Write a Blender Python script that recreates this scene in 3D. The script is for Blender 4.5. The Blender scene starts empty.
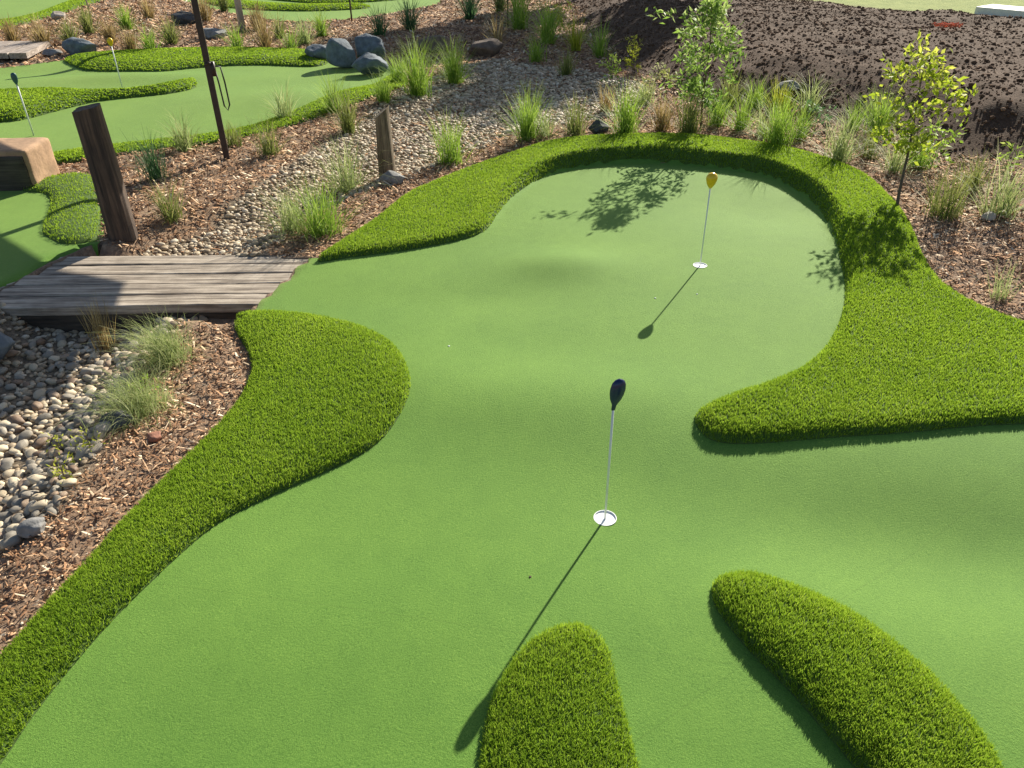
import bpy, math, random
import numpy as np
from mathutils import Matrix, Vector, geometry
random.seed(7); rng = np.random.default_rng(7)
C = bpy.context.scene.collection
R_ = math.radians

# ------------------------------------------------------------------ camera
CAM_F, CAM_H = 770.0, 2.6
PITCH, ROLL = R_(32.34), R_(0.61)
_F = np.array([0, math.cos(PITCH), -math.sin(PITCH)])
_R0 = np.array([1.0, 0, 0]); _U0 = np.cross(_R0, _F)
_R = math.cos(ROLL)*_R0 - math.sin(ROLL)*_U0
_U = math.sin(ROLL)*_R0 + math.cos(ROLL)*_U0
cam = bpy.data.cameras.new('camera'); cam_o = bpy.data.objects.new('camera', cam); C.objects.link(cam_o)
cam.sensor_width = 36; cam.lens = CAM_F/1024*36; cam.clip_end = 2000; cam.clip_start = 0.05
cam_o.matrix_world = Matrix(((_R[0], _U[0], -_F[0], 0), (_R[1], _U[1], -_F[1], 0), (_R[2], _U[2], -_F[2], CAM_H), (0, 0, 0, 1)))
bpy.context.scene.camera = cam_o

# ------------------------------------------------------------------ light
SUN_EL, SUN_AZ = R_(29.0), math.atan2(.48, .877)          # azimuth measured from +Y towards +X
SD = np.array([math.cos(SUN_EL)*math.sin(SUN_AZ), math.cos(SUN_EL)*math.cos(SUN_AZ), math.sin(SUN_EL)])
w = bpy.data.worlds.new('World'); bpy.context.scene.world = w; w.use_nodes = True
nt = w.node_tree
sky = nt.nodes.new('ShaderNodeTexSky'); sky.sky_type = 'NISHITA'; sky.sun_disc = False
sky.sun_elevation = SUN_EL; sky.sun_rotation = SUN_AZ
nt.links.new(sky.outputs[0], nt.nodes['Background'].inputs[0]); nt.nodes['Background'].inputs[1].default_value = 0.066
sl = bpy.data.lights.new('sun', 'SUN'); sl.energy = 5.0; sl.angle = R_(0.5); sl.color = (1.0, 0.94, 0.80)
so = bpy.data.objects.new('sun', sl); C.objects.link(so)
so.rotation_euler = Vector(SD).to_track_quat('Z', 'Y').to_euler()
vs = bpy.context.scene.view_settings
vs.view_transform = 'Standard'; vs.look = 'None'; vs.exposure = 0.80; vs.gamma = 1; vs.use_curve_mapping = False
bpy.context.scene.render.engine = 'CYCLES'

# ------------------------------------------------------------------ numeric helpers
def g0(x, y, z=0.0):
    r = _F + _R*(x-512)/CAM_F - _U*(y-384)/CAM_F
    t = (z-CAM_H)/r[2]
    return np.array([0, 0, CAM_H]) + r*t
def sstep(x): x = np.clip(x, 0, 1); return x*x*(3-2*x)
_tab = rng.random((256, 256))
def vnoise(x, y):
    xi = np.floor(x).astype(int); yi = np.floor(y).astype(int); fx = sstep(x-xi); fy = sstep(y-yi)
    a = _tab[xi & 255, yi & 255]; b = _tab[(xi+1) & 255, yi & 255]; c = _tab[xi & 255, (yi+1) & 255]; d = _tab[(xi+1) & 255, (yi+1) & 255]
    return (a*(1-fx)+b*fx)*(1-fy)+(c*(1-fx)+d*fx)*fy
def fbm(x, y, o=4): 
    s = 0; a = .5
    for i in range(o): s = s+a*(vnoise(x*2**i+17.3*i, y*2**i+9.1*i)-.5); a *= .55
    return s
def smooth_closed(P, n=6):
    P = np.array(P, float); N = len(P); out = []
    for i in range(N):
        p0, p1, p2, p3 = P[i-1], P[i], P[(i+1) % N], P[(i+2) % N]
        for k in range(n):
            t = k/n
            out.append(.5*((2*p1)+(-p0+p2)*t+(2*p0-5*p1+4*p2-p3)*t*t+(-p0+3*p1-3*p2+p3)*t**3))
    return np.array(out)
def inside(P, x, y):
    r = np.zeros(np.shape(x), bool); n = len(P); j = n-1
    for i in range(n):
        xi, yi = P[i]; xj, yj = P[j]
        if yi != yj:
            r ^= ((yi > y) != (yj > y)) & (x < (xj-xi)*(y-yi)/(yj-yi)+xi)
        j = i
    return r
def segdist(P, x, y, closed=True):
    d = np.full(np.shape(x), 1e9); n = len(P)
    for i in range(n if closed else n-1):
        a = P[i]; b = P[(i+1) % n]; ab = b-a; L = ab@ab+1e-12
        t = np.clip(((x-a[0])*ab[0]+(y-a[1])*ab[1])/L, 0, 1)
        d = np.minimum(d, (x-a[0]-t*ab[0])**2+(y-a[1]-t*ab[1])**2)
    return np.sqrt(d)
def sdist(P, x, y):                                       # positive outside
    d = segdist(P, x, y); return np.where(inside(P, x, y), -d, d)
def W(pts, sub=5):
    """Traced outline -> plan outline on the ground (entries may carry their own height)."""
    return smooth_closed([g0(*p)[:2] for p in pts], sub)

# ------------------------------------------------------------------ plan outlines
GREEN = W([(-140, 960), (0, 768), (35, 717), (80, 661), (120, 616), (160, 576), (185, 552), (215, 527), (250, 507), (300, 484), (345, 464),
           (378, 445), (400, 420), (411, 395), (407, 370), (393, 346), (372, 331), (340, 319), (300, 313), (262, 312), (240, 320), (256, 306), (273, 291), (289, 276), (305, 262),
           (325, 261), (350, 258), (400, 252), (440, 245), (470, 238), (487, 230), (500, 212), (515, 196), (540, 180), (565, 171), (600, 165), (640, 163), (680, 165),
           (720, 169), (760, 175), (795, 189), (820, 208), (835, 238), (841, 260), (846, 290), (841, 320), (826, 350), (801, 373), (770, 388),
           (730, 403), (700, 418), (695, 428), (704, 440), (720, 446), (750, 447), (800, 443), (850, 439), (900, 436), (960, 431), (1024, 428), (1250, 430), (1500, 960)], 4)
ZB = 0.10
HORSE = W([(318, 262), (345, 243), (375, 223), (405, 199), (430, 184, .03), (470, 166, .06), (510, 153, ZB), (560, 143, ZB), (610, 139, ZB), (680, 138, ZB), (740, 144, ZB), (790, 152, ZB),
           (840, 167, ZB), (870, 182, ZB), (895, 207, ZB), (912, 232, .09), (925, 257, .08), (945, 282, .06), (975, 302, .05), (1010, 318, .04), (1060, 338), (1250, 380), (1450, 440),
           (1250, 425), (1024, 425), (960, 428), (900, 433), (850, 436), (800, 440), (750, 444), (715, 443), (700, 435), (694, 425), (700, 417), (730, 402),
           (770, 387), (800, 372), (825, 349), (840, 320), (845, 290), (840, 260), (834, 238), (819, 208), (794, 189), (760, 175), (720, 169), (680, 165),
           (640, 163), (600, 165), (565, 171), (540, 180), (515, 196), (500, 212), (487, 230), (470, 238), (440, 245), (400, 252), (350, 258)], 4)
LEFTS = W([(238, 318), (236, 332), (248, 352), (252, 372), (243, 397), (225, 421), (195, 452), (160, 486), (125, 522), (90, 562), (50, 606), (20, 641), (-10, 672),
           (-80, 745), (-260, 930), (-120, 930), (0, 768), (35, 717), (80, 661), (120, 616), (160, 576), (185, 552), (215, 527), (250, 507), (300, 484), (345, 464), (378, 445), (400, 420),
           (411, 395), (407, 371), (393, 348), (372, 334), (340, 323), (300, 316), (262, 314)], 4)
FING1 = W([(455, 960), (474, 820), (482, 750), (489, 710), (503, 680), (525, 650), (550, 634), (575, 628), (596, 636), (609, 655), (618, 690), (627, 725), (640, 775), (665, 870), (690, 960)])
FING2 = W([(712, 592), (714, 581), (726, 576), (746, 573), (776, 579), (810, 592), (850, 613), (888, 642), (925, 675), (960, 715), (1000, 775), (1060, 960), (905, 960), (870, 795), (848, 762), (820, 728), (790, 693), (755, 658), (730, 628), (716, 607)])
GREEN2 = W([(-200, 82), (-100, 72), (0, 68), (60, 62), (110, 57), (210, 53), (300, 54), (330, 58), (385, 66), (402, 76), (395, 88), (350, 106), (300, 121), (260, 131), (200, 141), (160, 144), (110, 151), (60, 160), (-40, 170), (-200, 185)])
G2_UP = W([(66, 61), (110, 56), (210, 52), (300, 53), (330, 57), (318, 67), (260, 66), (220, 67), (190, 69), (160, 72), (140, 71), (100, 70), (80, 68)])
G2_TONGUE = W([(-120, 96), (0, 95), (60, 93), (100, 95), (140, 93), (180, 86), (195, 83), (195, 89), (170, 95), (130, 99), (95, 103), (60, 111), (25, 120), (0, 123), (-120, 132)])
G2_RIM = W([(402, 74), (405, 90), (350, 110), (300, 124), (250, 137), (200, 145), (130, 154), (55, 164), (55, 155), (120, 146), (200, 137), (250, 128), (320, 106), (370, 90), (388, 78)])
GREEN3 = W([(-200, 205), (0, 190), (40, 183), (92, 178), (97, 205), (100, 228), (96, 240), (90, 246), (66, 257), (33, 273), (0, 291), (-40, 312), (-60, 320), (-260, 380)])
G3_RIM = W([(22, 191), (42, 181), (90, 176), (98, 200), (101, 225), (96, 240), (68, 245), (48, 238), (43, 230), (49, 213), (51, 202), (44, 194)])
GREEN4 = W([(-150, 60), (-60, 40), (0, 30), (50, 15), (80, 4), (120, -10), (100, -20), (0, -22), (-150, -20)])
G4_RIM = W([(-60, 42), (0, 32), (50, 18), (90, 5), (130, -8), (90, -4), (60, 6), (20, 20), (-60, 32)])
GREEN5 = W([(190, 2), (215, 10), (250, 19), (290, 25), (340, 22), (390, 14), (430, 6), (440, 0), (430, -16), (320, -22), (200, -20), (150, -12)])
G5_A = W([(205, 3), (240, 10), (300, 13), (360, 10), (365, 7), (300, 8), (250, 4), (215, -1)])
G5_B = W([(240, -4), (300, 3), (340, 4), (400, 0), (425, -6), (400, -9), (330, -5), (270, -9)])
ALLG = [GREEN, GREEN2, GREEN3, GREEN4, GREEN5]
CREEK = np.array([g0(*p)[:2] for p in [(-260, 640), (-130, 500), (-20, 400), (90, 300), (200, 232), (300, 196), (370, 155), (440, 110), (500, 78), (560, 60)]])
CREEKW = np.array([.75, .72, .7, .6, .5, .5, .6, .8, .9, .8]); CREEKD = np.array([.25, .25, .25, .24, .14, .10, .07, .05, .04, .02])
BERM = np.array([g0(*p)[:2] for p in [(470, -60), (560, 5), (600, 62), (630, 88), (690, 112), (760, 122), (850, 138), (930, 170), (1023, 180), (1200, 200)]])
BERMP = np.vstack([BERM, [[40, 6], [40, 90], [0, 90]]])
LAWN = np.array([[4.0, 33.5], g0(760, -12, .35)[:2], g0(876, 1, .3)[:2], g0(966, 11, .3)[:2], g0(1040, 18, .3)[:2], [22, 16], [60, 20], [150, 40], [150, 250], [-60, 250], [-20, 60]])

PEBN = W([(-300, 300, -.15), (-60, 290, -.15), (60, 300, -.1), (196, 312, -.1), (190, 330, -.1), (165, 352, -.1), (140, 385, -.1), (130, 420, -.1), (112, 455, -.12), (92, 488, -.12), (72, 515, -.12), (45, 543, -.12), (10, 562, -.12), (-60, 600, -.12), (-400, 760, -.12)], 3)
PEBU = W([(130, 262), (135, 246), (165, 231), (205, 222), (222, 205), (250, 190), (290, 165), (330, 140), (370, 116), (400, 95), (450, 72), (490, 60), (540, 70), (590, 80), (640, 90), (640, 116), (600, 126), (560, 132), (520, 139), (480, 148), (430, 168), (400, 182), (370, 190), (330, 205), (290, 225), (268, 245), (255, 262)], 3)
def bedd(x, y): return np.minimum(sdist(PEBN, x, y), sdist(PEBU, x, y))
DECK = np.array([g0(-10, 297)[:2], g0(240, 320)[:2], g0(305, 263)[:2], g0(85, 247)[:2]])
def creek(x, y):
    best = np.full(np.shape(x), 1e9); wd = np.ones(np.shape(x)); dp = np.zeros(np.shape(x))
    for i in range(len(CREEK)-1):
        a, b = CREEK[i], CREEK[i+1]; ab = b-a
        t = np.clip(((x-a[0])*ab[0]+(y-a[1])*ab[1])/(ab@ab), 0, 1)
        d = np.hypot(x-a[0]-t*ab[0], y-a[1]-t*ab[1])
        m = d < best
        best = np.where(m, d, best); wd = np.where(m, CREEKW[i]*(1-t)+CREEKW[i+1]*t, wd); dp = np.where(m, CREEKD[i]*(1-t)+CREEKD[i+1]*t, dp)
    return best, wd, dp
def bump(x, y, px, py, sx, sy, h, ang=0):
    c = g0(px, py)[:2]; dx = x-c[0]; dy = y-c[1]; ca, sa = math.cos(ang), math.sin(ang)
    u = dx*ca+dy*sa; v = -dx*sa+dy*ca
    return h*np.exp(-(u/sx)**2-(v/sy)**2)
def T(x, y, rough=True, full=False):
    """Height of the finished ground at plan position (x, y)."""
    x = np.asarray(x, float); y = np.asarray(y, float)
    dg = sdist(GREEN, x, y)
    z = bump(x, y, 565, 266, .46, .28, .060) + bump(x, y, 560, 400, 1.0, .42, .055) - bump(x, y, 930, 535, 1.3, .50, .115, R_(-10)) + bump(x, y, 640, 425, .6, .5, .02)
    z = z - bump(x, y, 470, 300, .9, .35, .022) + bump(x, y, 420, 372, .5, .5, .03) + bump(x, y, 300, 640, .9, .5, .025) - bump(x, y, 760, 210, .8, .5, .04)
    z = z + .012*fbm(x*1.3+3, y*1.3, 2)
    z = z*sstep(1-(dg-.0)/1.5)
    wb = sstep((y-5.2)/1.6)*sstep((x+.6)/1.2)
    z = z + ZB*sstep((dg+.01)/.10)*wb
    dc, cw, cd = creek(x, y)
    others = np.minimum(sdist(GREEN2, x, y), sdist(GREEN3, x, y))
    gate = sstep(dg/.5)*sstep(others/.4)
    z = z - cd*np.exp(-(dc/cw)**4)*gate
    z = z + .10*bump(x, y, 200, 30, 4, 3, 1) 
    gm = np.minimum(dg, others)
    z2 = bump(x, y, 330, 100, 2.0, .8, .09)+bump(x, y, 130, 80, 1.6, .5, .10)-bump(x, y, 60, 72, 2, .6, .05)
    z = z+z2
    bd = -sdist(BERMP, x, y)
    lawn = sdist(LAWN, x, y)
    bz = sstep(bd/1.7)*.50
    z = z + np.where(bd > 0, bz, 0)*sstep(lawn/4.0+.1)*(1-.5*sstep((y-16)/8))
    z = np.where((sdist(DECK, x, y) < .06) & (dg > .02) & (others > .02), np.minimum(z, -.13), z)
    if rough:
        mm = np.minimum(np.minimum(dg, others), np.minimum(sdist(GREEN4, x, y), sdist(GREEN5, x, y)))
        k = sstep((np.minimum(mm, sdist(HORSE, x, y))-.04)/.25)
        k = np.minimum(k, sstep((sdist(LEFTS, x, y)-.03)/.2))
        z = z + k*.05*fbm(x*2.2, y*2.2, 4)
        sb = sstep(bd/.8)*sstep(lawn/.8)
        z = z + sb*(.26*fbm(x*.8+5, y*.8, 3)+.05*fbm(x*3.7, y*3.7, 5))
    if full: return z, dg, 1+bedd(x, y)/.3, bd, lawn, others
    return z
def Tz(x, y): return float(T(np.array([x]), np.array([y]))[0])
def G(px, py):
    """Point of the terrain seen along one sight line of the survey."""
    z = 0.0
    for _ in range(12):
        p = g0(px, py, z); z = .5*z+.5*Tz(p[0], p[1])
    return g0(px, py, z)
CUPS = [G(605, 519)[:2], G(700, 266)[:2]]

# ------------------------------------------------------------------ materials
def mat(name, build=None):
    m = bpy.data.materials.new(name); m.use_nodes = True; n = m.node_tree.nodes; l = m.node_tree.links
    b = n['Principled BSDF']
    if build: build(m, n, l, b)
    return m
def tex(n, l, kind, scale, detail=4, rough=.6, vec=None, dim=None):
    t = n.new(kind); t.inputs['Scale'].default_value = scale
    if 'Detail' in t.inputs: t.inputs['Detail'].default_value = detail
    if 'Roughness' in t.inputs: t.inputs['Roughness'].default_value = rough
    if vec is None:
        tc = n.new('ShaderNodeTexCoord'); vec = tc.outputs['Object']
    l.new(vec, t.inputs['Vector']); return t
def ramp(n, l, src, stops):
    r = n.new('ShaderNodeValToRGB'); e = r.color_ramp.elements
    while len(e) < len(stops): e.new(.5)
    for k, (p, c) in enumerate(stops): e[k].position = p; e[k].color = (*c, 1) if len(c) == 3 else c
    l.new(src, r.inputs[0]); return r
def mixc(n, l, f, a, b, mode='MIX'):
    m = n.new('ShaderNodeMix'); m.data_type = 'RGBA'; m.blend_type = mode
    if isinstance(f, (int, float)): m.inputs[0].default_value = f
    else: l.new(f, m.inputs[0])
    for s, i in ((a, 6), (b, 7)):
        if isinstance(s, tuple): m.inputs[i].default_value = (*s, 1)
        else: l.new(s, m.inputs[i])
    return m.outputs[2]
def bumpn(n, l, h, strength, dist, b, prev=None):
    k = n.new('ShaderNodeBump'); k.inputs['Strength'].default_value = strength; k.inputs['Distance'].default_value = dist
    l.new(h, k.inputs['Height'])
    if prev is not None: l.new(prev, k.inputs['Normal'])
    if b is not None: l.new(k.outputs[0], b.inputs['Normal'])
    return k.outputs[0]
def attr(n, name):
    a = n.new('ShaderNodeAttribute'); a.attribute_name = name; return a

def simple(name, col, rough=.6, metal=0, var=.15, scale=8, bmp=0, spec=.5):
    def f(m, n, l, b):
        t = tex(n, l, 'ShaderNodeTexNoise', scale, 5, .65)
        lo = tuple(c*(1-var) for c in col); hi = tuple(min(1, c*(1+var)) for c in col)
        r = ramp(n, l, t.outputs[0], [(.3, lo), (.7, hi)]); l.new(r.outputs[0], b.inputs['Base Color'])
        b.inputs['Roughness'].default_value = rough; b.inputs['Metallic'].default_value = metal; b.inputs['Specular IOR Level'].default_value = spec
        if bmp: bumpn(n, l, t.outputs[0], .6, bmp, b)
    return mat(name, f)

def _putting(m, n, l, b):
    fine = tex(n, l, 'ShaderNodeTexNoise', 260, 3, .7)
    mid = tex(n, l, 'ShaderNodeTexNoise', 95, 3, .7)
    big = tex(n, l, 'ShaderNodeTexNoise', .9, 4, .55)
    patch = tex(n, l, 'ShaderNodeTexNoise', 7, 4, .6)
    c1 = ramp(n, l, fine.outputs[0], [(.32, (.050, .140, .022)), (.5, (.114, .250, .040)), (.74, (.30, .47, .10))])
    c2 = ramp(n, l, mid.outputs[0], [(.3, (.078, .178, .028)), (.7, (.168, .298, .050))])
    c = mixc(n, l, .45, c1.outputs[0], c2.outputs[0])
    c3 = ramp(n, l, big.outputs[0], [(.35, (.88, .92, .88)), (.65, (1.06, 1.04, 1.0))])
    c = mixc(n, l, 1.0, c, c3.outputs[0], 'MULTIPLY')
    c4 = ramp(n, l, patch.outputs[0], [(.35, (.95, .96, .95)), (.65, (1.04, 1.03, 1.02))])
    c = mixc(n, l, 1.0, c, c4.outputs[0], 'MULTIPLY')
    # glued joins between the turf rolls
    tc = n.new('ShaderNodeTexCoord')
    for (pa, pb) in (((905, 548), (1010, 472)), ((157, 586), (420, 622))):
        A = g0(*pa)[:2]; B = g0(*pb)[:2]; d = (B-A)/np.hypot(*(B-A)); nv = (-d[1], d[0], 0)
        dt = n.new('ShaderNodeVectorMath'); dt.operation = 'DOT_PRODUCT'; l.new(tc.outputs['Object'], dt.inputs[0]); dt.inputs[1].default_value = nv
        sb = n.new('ShaderNodeMath'); sb.operation = 'SUBTRACT'; l.new(dt.outputs['Value'], sb.inputs[0]); sb.inputs[1].default_value = float(A@np.array(nv[:2]))
        ab = n.new('ShaderNodeMath'); ab.operation = 'ABSOLUTE'; l.new(sb.outputs[0], ab.inputs[0])
        mr = n.new('ShaderNodeMapRange'); l.new(ab.outputs[0], mr.inputs[0]); mr.inputs[1].default_value = .0015; mr.inputs[2].default_value = .006; mr.inputs[3].default_value = .91; mr.inputs[4].default_value = 1.0
        sc = n.new('ShaderNodeVectorMath'); sc.operation = 'SCALE'; l.new(c, sc.inputs[0]); l.new(mr.outputs[0], sc.inputs[3]); c = sc.outputs[0]
    l.new(c, b.inputs['Base Color'])
    b.inputs['Roughness'].default_value = .75; b.inputs['Specular IOR Level'].default_value = .12
    b.inputs['Sheen Weight'].default_value = .20; b.inputs['Sheen Roughness'].default_value = .45; b.inputs['Sheen Tint'].default_value = (1, 1, .45, 1)
    k = bumpn(n, l, mid.outputs[0], .55, .006, None); bumpn(n, l, fine.outputs[0], .6, .0035, b, k)
M_PUTT = mat('putting_turf', _putting)

def leafmat(name, c0, c1, c2, trans=.35, rough=.55, spec=.15, up=0):
    """blade material: colour varies with a random value stored on every blade"""
    def f(m, n, l, b):
        a = attr(n, 'rnd')
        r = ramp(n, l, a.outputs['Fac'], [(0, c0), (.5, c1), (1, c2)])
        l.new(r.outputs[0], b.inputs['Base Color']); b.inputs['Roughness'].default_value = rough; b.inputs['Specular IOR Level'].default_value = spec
        tr = n.new('ShaderNodeBsdfTranslucent'); l.new(r.outputs[0], tr.inputs[0])
        if up:
            ge = n.new('ShaderNodeNewGeometry'); ad = n.new('ShaderNodeVectorMath'); ad.operation = 'ADD'; ad.inputs[1].default_value = (0, 0, up)
            nm = n.new('ShaderNodeVectorMath'); nm.operation = 'NORMALIZE'; l.new(ge.outputs['Normal'], ad.inputs[0]); l.new(ad.outputs[0], nm.inputs[0]); l.new(nm.outputs[0], b.inputs['Normal'])
        mx = n.new('ShaderNodeMixShader'); mx.inputs[0].default_value = trans
        l.new(b.outputs[0], mx.inputs[1]); l.new(tr.outputs[0], mx.inputs[2]); l.new(mx.outputs[0], n['Material Output'].inputs[0])
    return mat(name, f)
M_BLADE = leafmat('long_pile_turf', (.16, .30, .022), (.34, .51, .038), (.55, .68, .095), .47, .6, .05, 2.0)
M_THATCH = simple('turf_backing', (.06, .11, .012), .9, var=.3, scale=60)
M_BACK = simple('backing_edge', (.05, .08, .02), .9, scale=30)

def _ground(m, n, l, b):
    a = attr(n, 'zone'); sep = n.new('ShaderNodeSeparateColor'); l.new(a.outputs['Color'], sep.inputs[0])
    f1 = tex(n, l, 'ShaderNodeTexNoise', 28, 5, .7); f2 = tex(n, l, 'ShaderNodeTexVoronoi', 38); f3 = tex(n, l, 'ShaderNodeTexNoise', 3, 5, .65)
    mul = ramp(n, l, f1.outputs[0], [(.3, (.08, .047, .03)), (.5, (.22, .135, .085)), (.68, (.42, .29, .19))])
    mul2 = mixc(n, l, .35, mul.outputs[0], ramp(n, l, f2.outputs['Color'], [(.2, (.08, .05, .035)), (.8, (.36, .26, .18))]).outputs[0])
    peb = ramp(n, l, f1.outputs[0], [(.35, (.10, .075, .05)), (.65, (.30, .235, .165))])
    soil = ramp(n, l, f1.outputs[0], [(.3, (.055, .031, .018)), (.5, (.088, .051, .031)), (.72, (.16, .098, .062))])
    dirt = ramp(n, l, f1.outputs[0], [(.3, (.16, .12, .09)), (.7, (.34, .27, .20))])
    f4 = tex(n, l, 'ShaderNodeTexNoise', .55, 5, .7)
    dm = ramp(n, l, f4.outputs[0], [(.56, (0, 0, 0)), (.66, (1, 1, 1))])
    soil2 = mixc(n, l, dm.outputs[0], soil.outputs[0], mixc(n, l, .18, soil.outputs[0], dirt.outputs[0]))
    lawn = ramp(n, l, f3.outputs[0], [(.3, (.17, .22, .05)), (.7, (.30, .34, .10))])
    c = mixc(n, l, sep.outputs[0], mul2, peb.outputs[0])
    c = mixc(n, l, sep.outputs[1], c, soil2)
    c = mixc(n, l, sep.outputs[2], c, lawn.outputs[0])
    a2 = attr(n, 'dirt'); c = mixc(n, l, a2.outputs['Fac'], c, dirt.outputs[0])
    l.new(c, b.inputs['Base Color']); b.inputs['Roughness'].default_value = .95; b.inputs['Specular IOR Level'].default_value = .2
    k = bumpn(n, l, f1.outputs[0], .6, .015, None); bumpn(n, l, f2.outputs['Distance'], .4, .010, b, k)
M_GROUND = mat('garden_ground', _ground)

def varmat(name, stops, rough=.8, bmp=.003, scale=30, spec=.3, streak=False):
    def f(m, n, l, b):
        a = attr(n, 'rnd'); r = ramp(n, l, a.outputs['Fac'], stops)
        t = tex(n, l, 'ShaderNodeTexNoise', scale, 5, .65)
        v = ramp(n, l, t.outputs[0], [(.3, (.72, .72, .72)), (.7, (1.15, 1.15, 1.15))])
        l.new(mixc(n, l, 1.0, r.outputs[0], v.outputs[0], 'MULTIPLY'), b.inputs['Base Color'])
        b.inputs['Roughness'].default_value = rough; b.inputs['Specular IOR Level'].default_value = spec
        bumpn(n, l, t.outputs[0], .5, bmp, b)
    return mat(name, f)
M_CHIP = varmat('bark_chips', [(0, (.11, .058, .036)), (.3, (.31, .16, .08)), (.6, (.54, .315, .175)), (.82, (.72, .50, .31)), (1, (.86, .74, .56))], .85, .002, 60)
M_PEB = varmat('river_pebbles', [(0, (.14, .10, .07)), (.25, (.27, .20, .13)), (.5, (.42, .32, .21)), (.8, (.54, .43, .29)), (1, (.70, .60, .46))], .6, .002, 45)
M_SOILC = varmat('soil_clods', [(0, (.10, .058, .035)), (.7, (.18, .108, .066)), (1, (.32, .21, .14))], .95, .004, 40, .1)
def objcol(name, stops, rough=.6):
    def f(m, n, l, b):
        o = n.new('ShaderNodeObjectInfo'); r = ramp(n, l, o.outputs['Random'], stops)
        t = tex(n, l, 'ShaderNodeTexNoise', 35, 5, .65); v = ramp(n, l, t.outputs[0], [(.3, (.7, .7, .7)), (.7, (1.15, 1.15, 1.15))])
        l.new(mixc(n, l, 1.0, r.outputs[0], v.outputs[0], 'MULTIPLY'), b.inputs['Base Color']); b.inputs['Roughness'].default_value = rough
        bumpn(n, l, t.outputs[0], .4, .003, b)
    return mat(name, f)
M_PEBK = {'cream': objcol('cream_stone', [(0, (.48, .38, .25)), (1, (.74, .62, .44))]),
          'grey': objcol('grey_stone', [(0, (.18, .16, .13)), (1, (.42, .36, .28))]),
          'brown': objcol('brown_stone', [(0, (.22, .14, .09)), (1, (.42, .30, .20))])}

def wood(name, dark, light, sx=1.0, axis=0, rough=.85, cracks=True):
    def f(m, n, l, b):
        tc = n.new('ShaderNodeTexCoord'); mp = n.new('ShaderNodeMapping'); l.new(tc.outputs['Object'], mp.inputs[0])
        s = [30, 30, 30]; s[axis] = 1.6*sx; mp.inputs['Scale'].default_value = s
        t = tex(n, l, 'ShaderNodeTexNoise', 1, 6, .7, mp.outputs[0])
        t2 = tex(n, l, 'ShaderNodeTexNoise', 5, 4, .6)
        r = ramp(n, l, t.outputs[0], [(.28, tuple(c*.35 for c in dark)), (.42, dark), (.62, light), (.8, tuple(min(1, c*1.2) for c in light))])
        v = ramp(n, l, t2.outputs[0], [(.3, (.72, .70, .68)), (.7, (1.1, 1.1, 1.1))])
        l.new(mixc(n, l, 1.0, r.outputs[0], v.outputs[0], 'MULTIPLY'), b.inputs['Base Color']); b.inputs['Roughness'].default_value = rough
        bumpn(n, l, t.outputs[0], .9, .008, b)
    return mat(name, f)
M_DECK = wood('weathered_sleeper', (.25, .20, .155), (.56, .475, .38), 1, 0)
M_BEAM = wood('dark_bearer', (.05, .04, .03), (.10, .08, .06), 1, 0)
M_POST = wood('dark_post_wood', (.045, .032, .026), (.13, .085, .06), 1, 2)
M_STUMP = wood('split_grey_wood', (.10, .07, .045), (.28, .21, .14), 1, 2)
M_ROCKB = simple('blue_grey_rock', (.13, .155, .18), .85, var=.4, scale=9, bmp=.03)
M_ROCKG = simple('grey_rock', (.24, .23, .22), .85, var=.35, scale=14, bmp=.02)
M_ROCKD = simple('dark_rock', (.07, .075, .08), .8, var=.4, scale=12, bmp=.02)
M_ROCKT = simple('tan_rock', (.42, .36, .30), .85, var=.25, scale=14, bmp=.02)
M_ROCKR = simple('red_brown_rock', (.30, .13, .08), .8, var=.3, scale=25, bmp=.01)
M_ROCKM = simple('brown_rock', (.16, .115, .085), .9, var=.35, scale=12, bmp=.02)
M_SAND = simple('sandstone', (.40, .25, .15), .9, var=.28, scale=7, bmp=.02)
M_BLACK = simple('black_paint', (.035, .02, .02), .45, .0, var=.4, scale=20)
M_GALV = simple('galvanised_steel', (.40, .45, .48), .45, .6, var=.15, scale=20)
M_ROPE = simple('black_rubber', (.02, .02, .022), .6)
M_WHITE = simple('white_plastic', (.78, .79, .78), .4, var=.04)
M_NAVY = simple('navy_plastic', (.010, .022, .085), .22, var=.1)
M_YEL = simple('yellow_plastic', (.78, .50, .02), .25, var=.06)
M_TEAL = simple('dark_teal_plastic', (.02, .09, .11), .4, var=.1)
M_KERB = simple('white_concrete', (.80, .78, .74), .7, var=.06)
M_ORANGE = simple('orange_netting', (.80, .26, .12), .6, var=.2)
M_CASTER = simple('caster_cloth', (.35, .34, .30), .8, var=.1)
M_BARK = simple('sapling_bark', (.12, .085, .055), .9, var=.35, scale=50, bmp=.003)
TUFT = {'lime': leafmat('lime_blades', (.14, .25, .025), (.34, .50, .06), (.62, .70, .20), .45, up=.7),
        'pale': leafmat('pale_blades', (.22, .29, .09), (.46, .52, .20), (.74, .72, .42), .45, up=.7),
        'olive': leafmat('olive_blades', (.11, .14, .03), (.28, .32, .08), (.55, .52, .20), .42, up=.7),
        'deep': leafmat('deep_green_blades', (.04, .10, .035), (.11, .22, .08), (.28, .38, .17), .4, up=.7),
        'straw': leafmat('straw_blades', (.20, .13, .05), (.42, .31, .12), (.66, .55, .28), .4, up=.7),
        'yellow': leafmat('yellow_leaves', (.22, .28, .02), (.45, .48, .05), (.65, .66, .16), .45)}
M_LEAFY = leafmat('yellow_green_leaves', (.16, .26, .02), (.42, .52, .04), (.68, .70, .12), .5, up=.5)
M_LEAFG = leafmat('mid_green_leaves', (.10, .20, .03), (.26, .40, .07), (.56, .64, .24), .48, up=.5)

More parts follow.
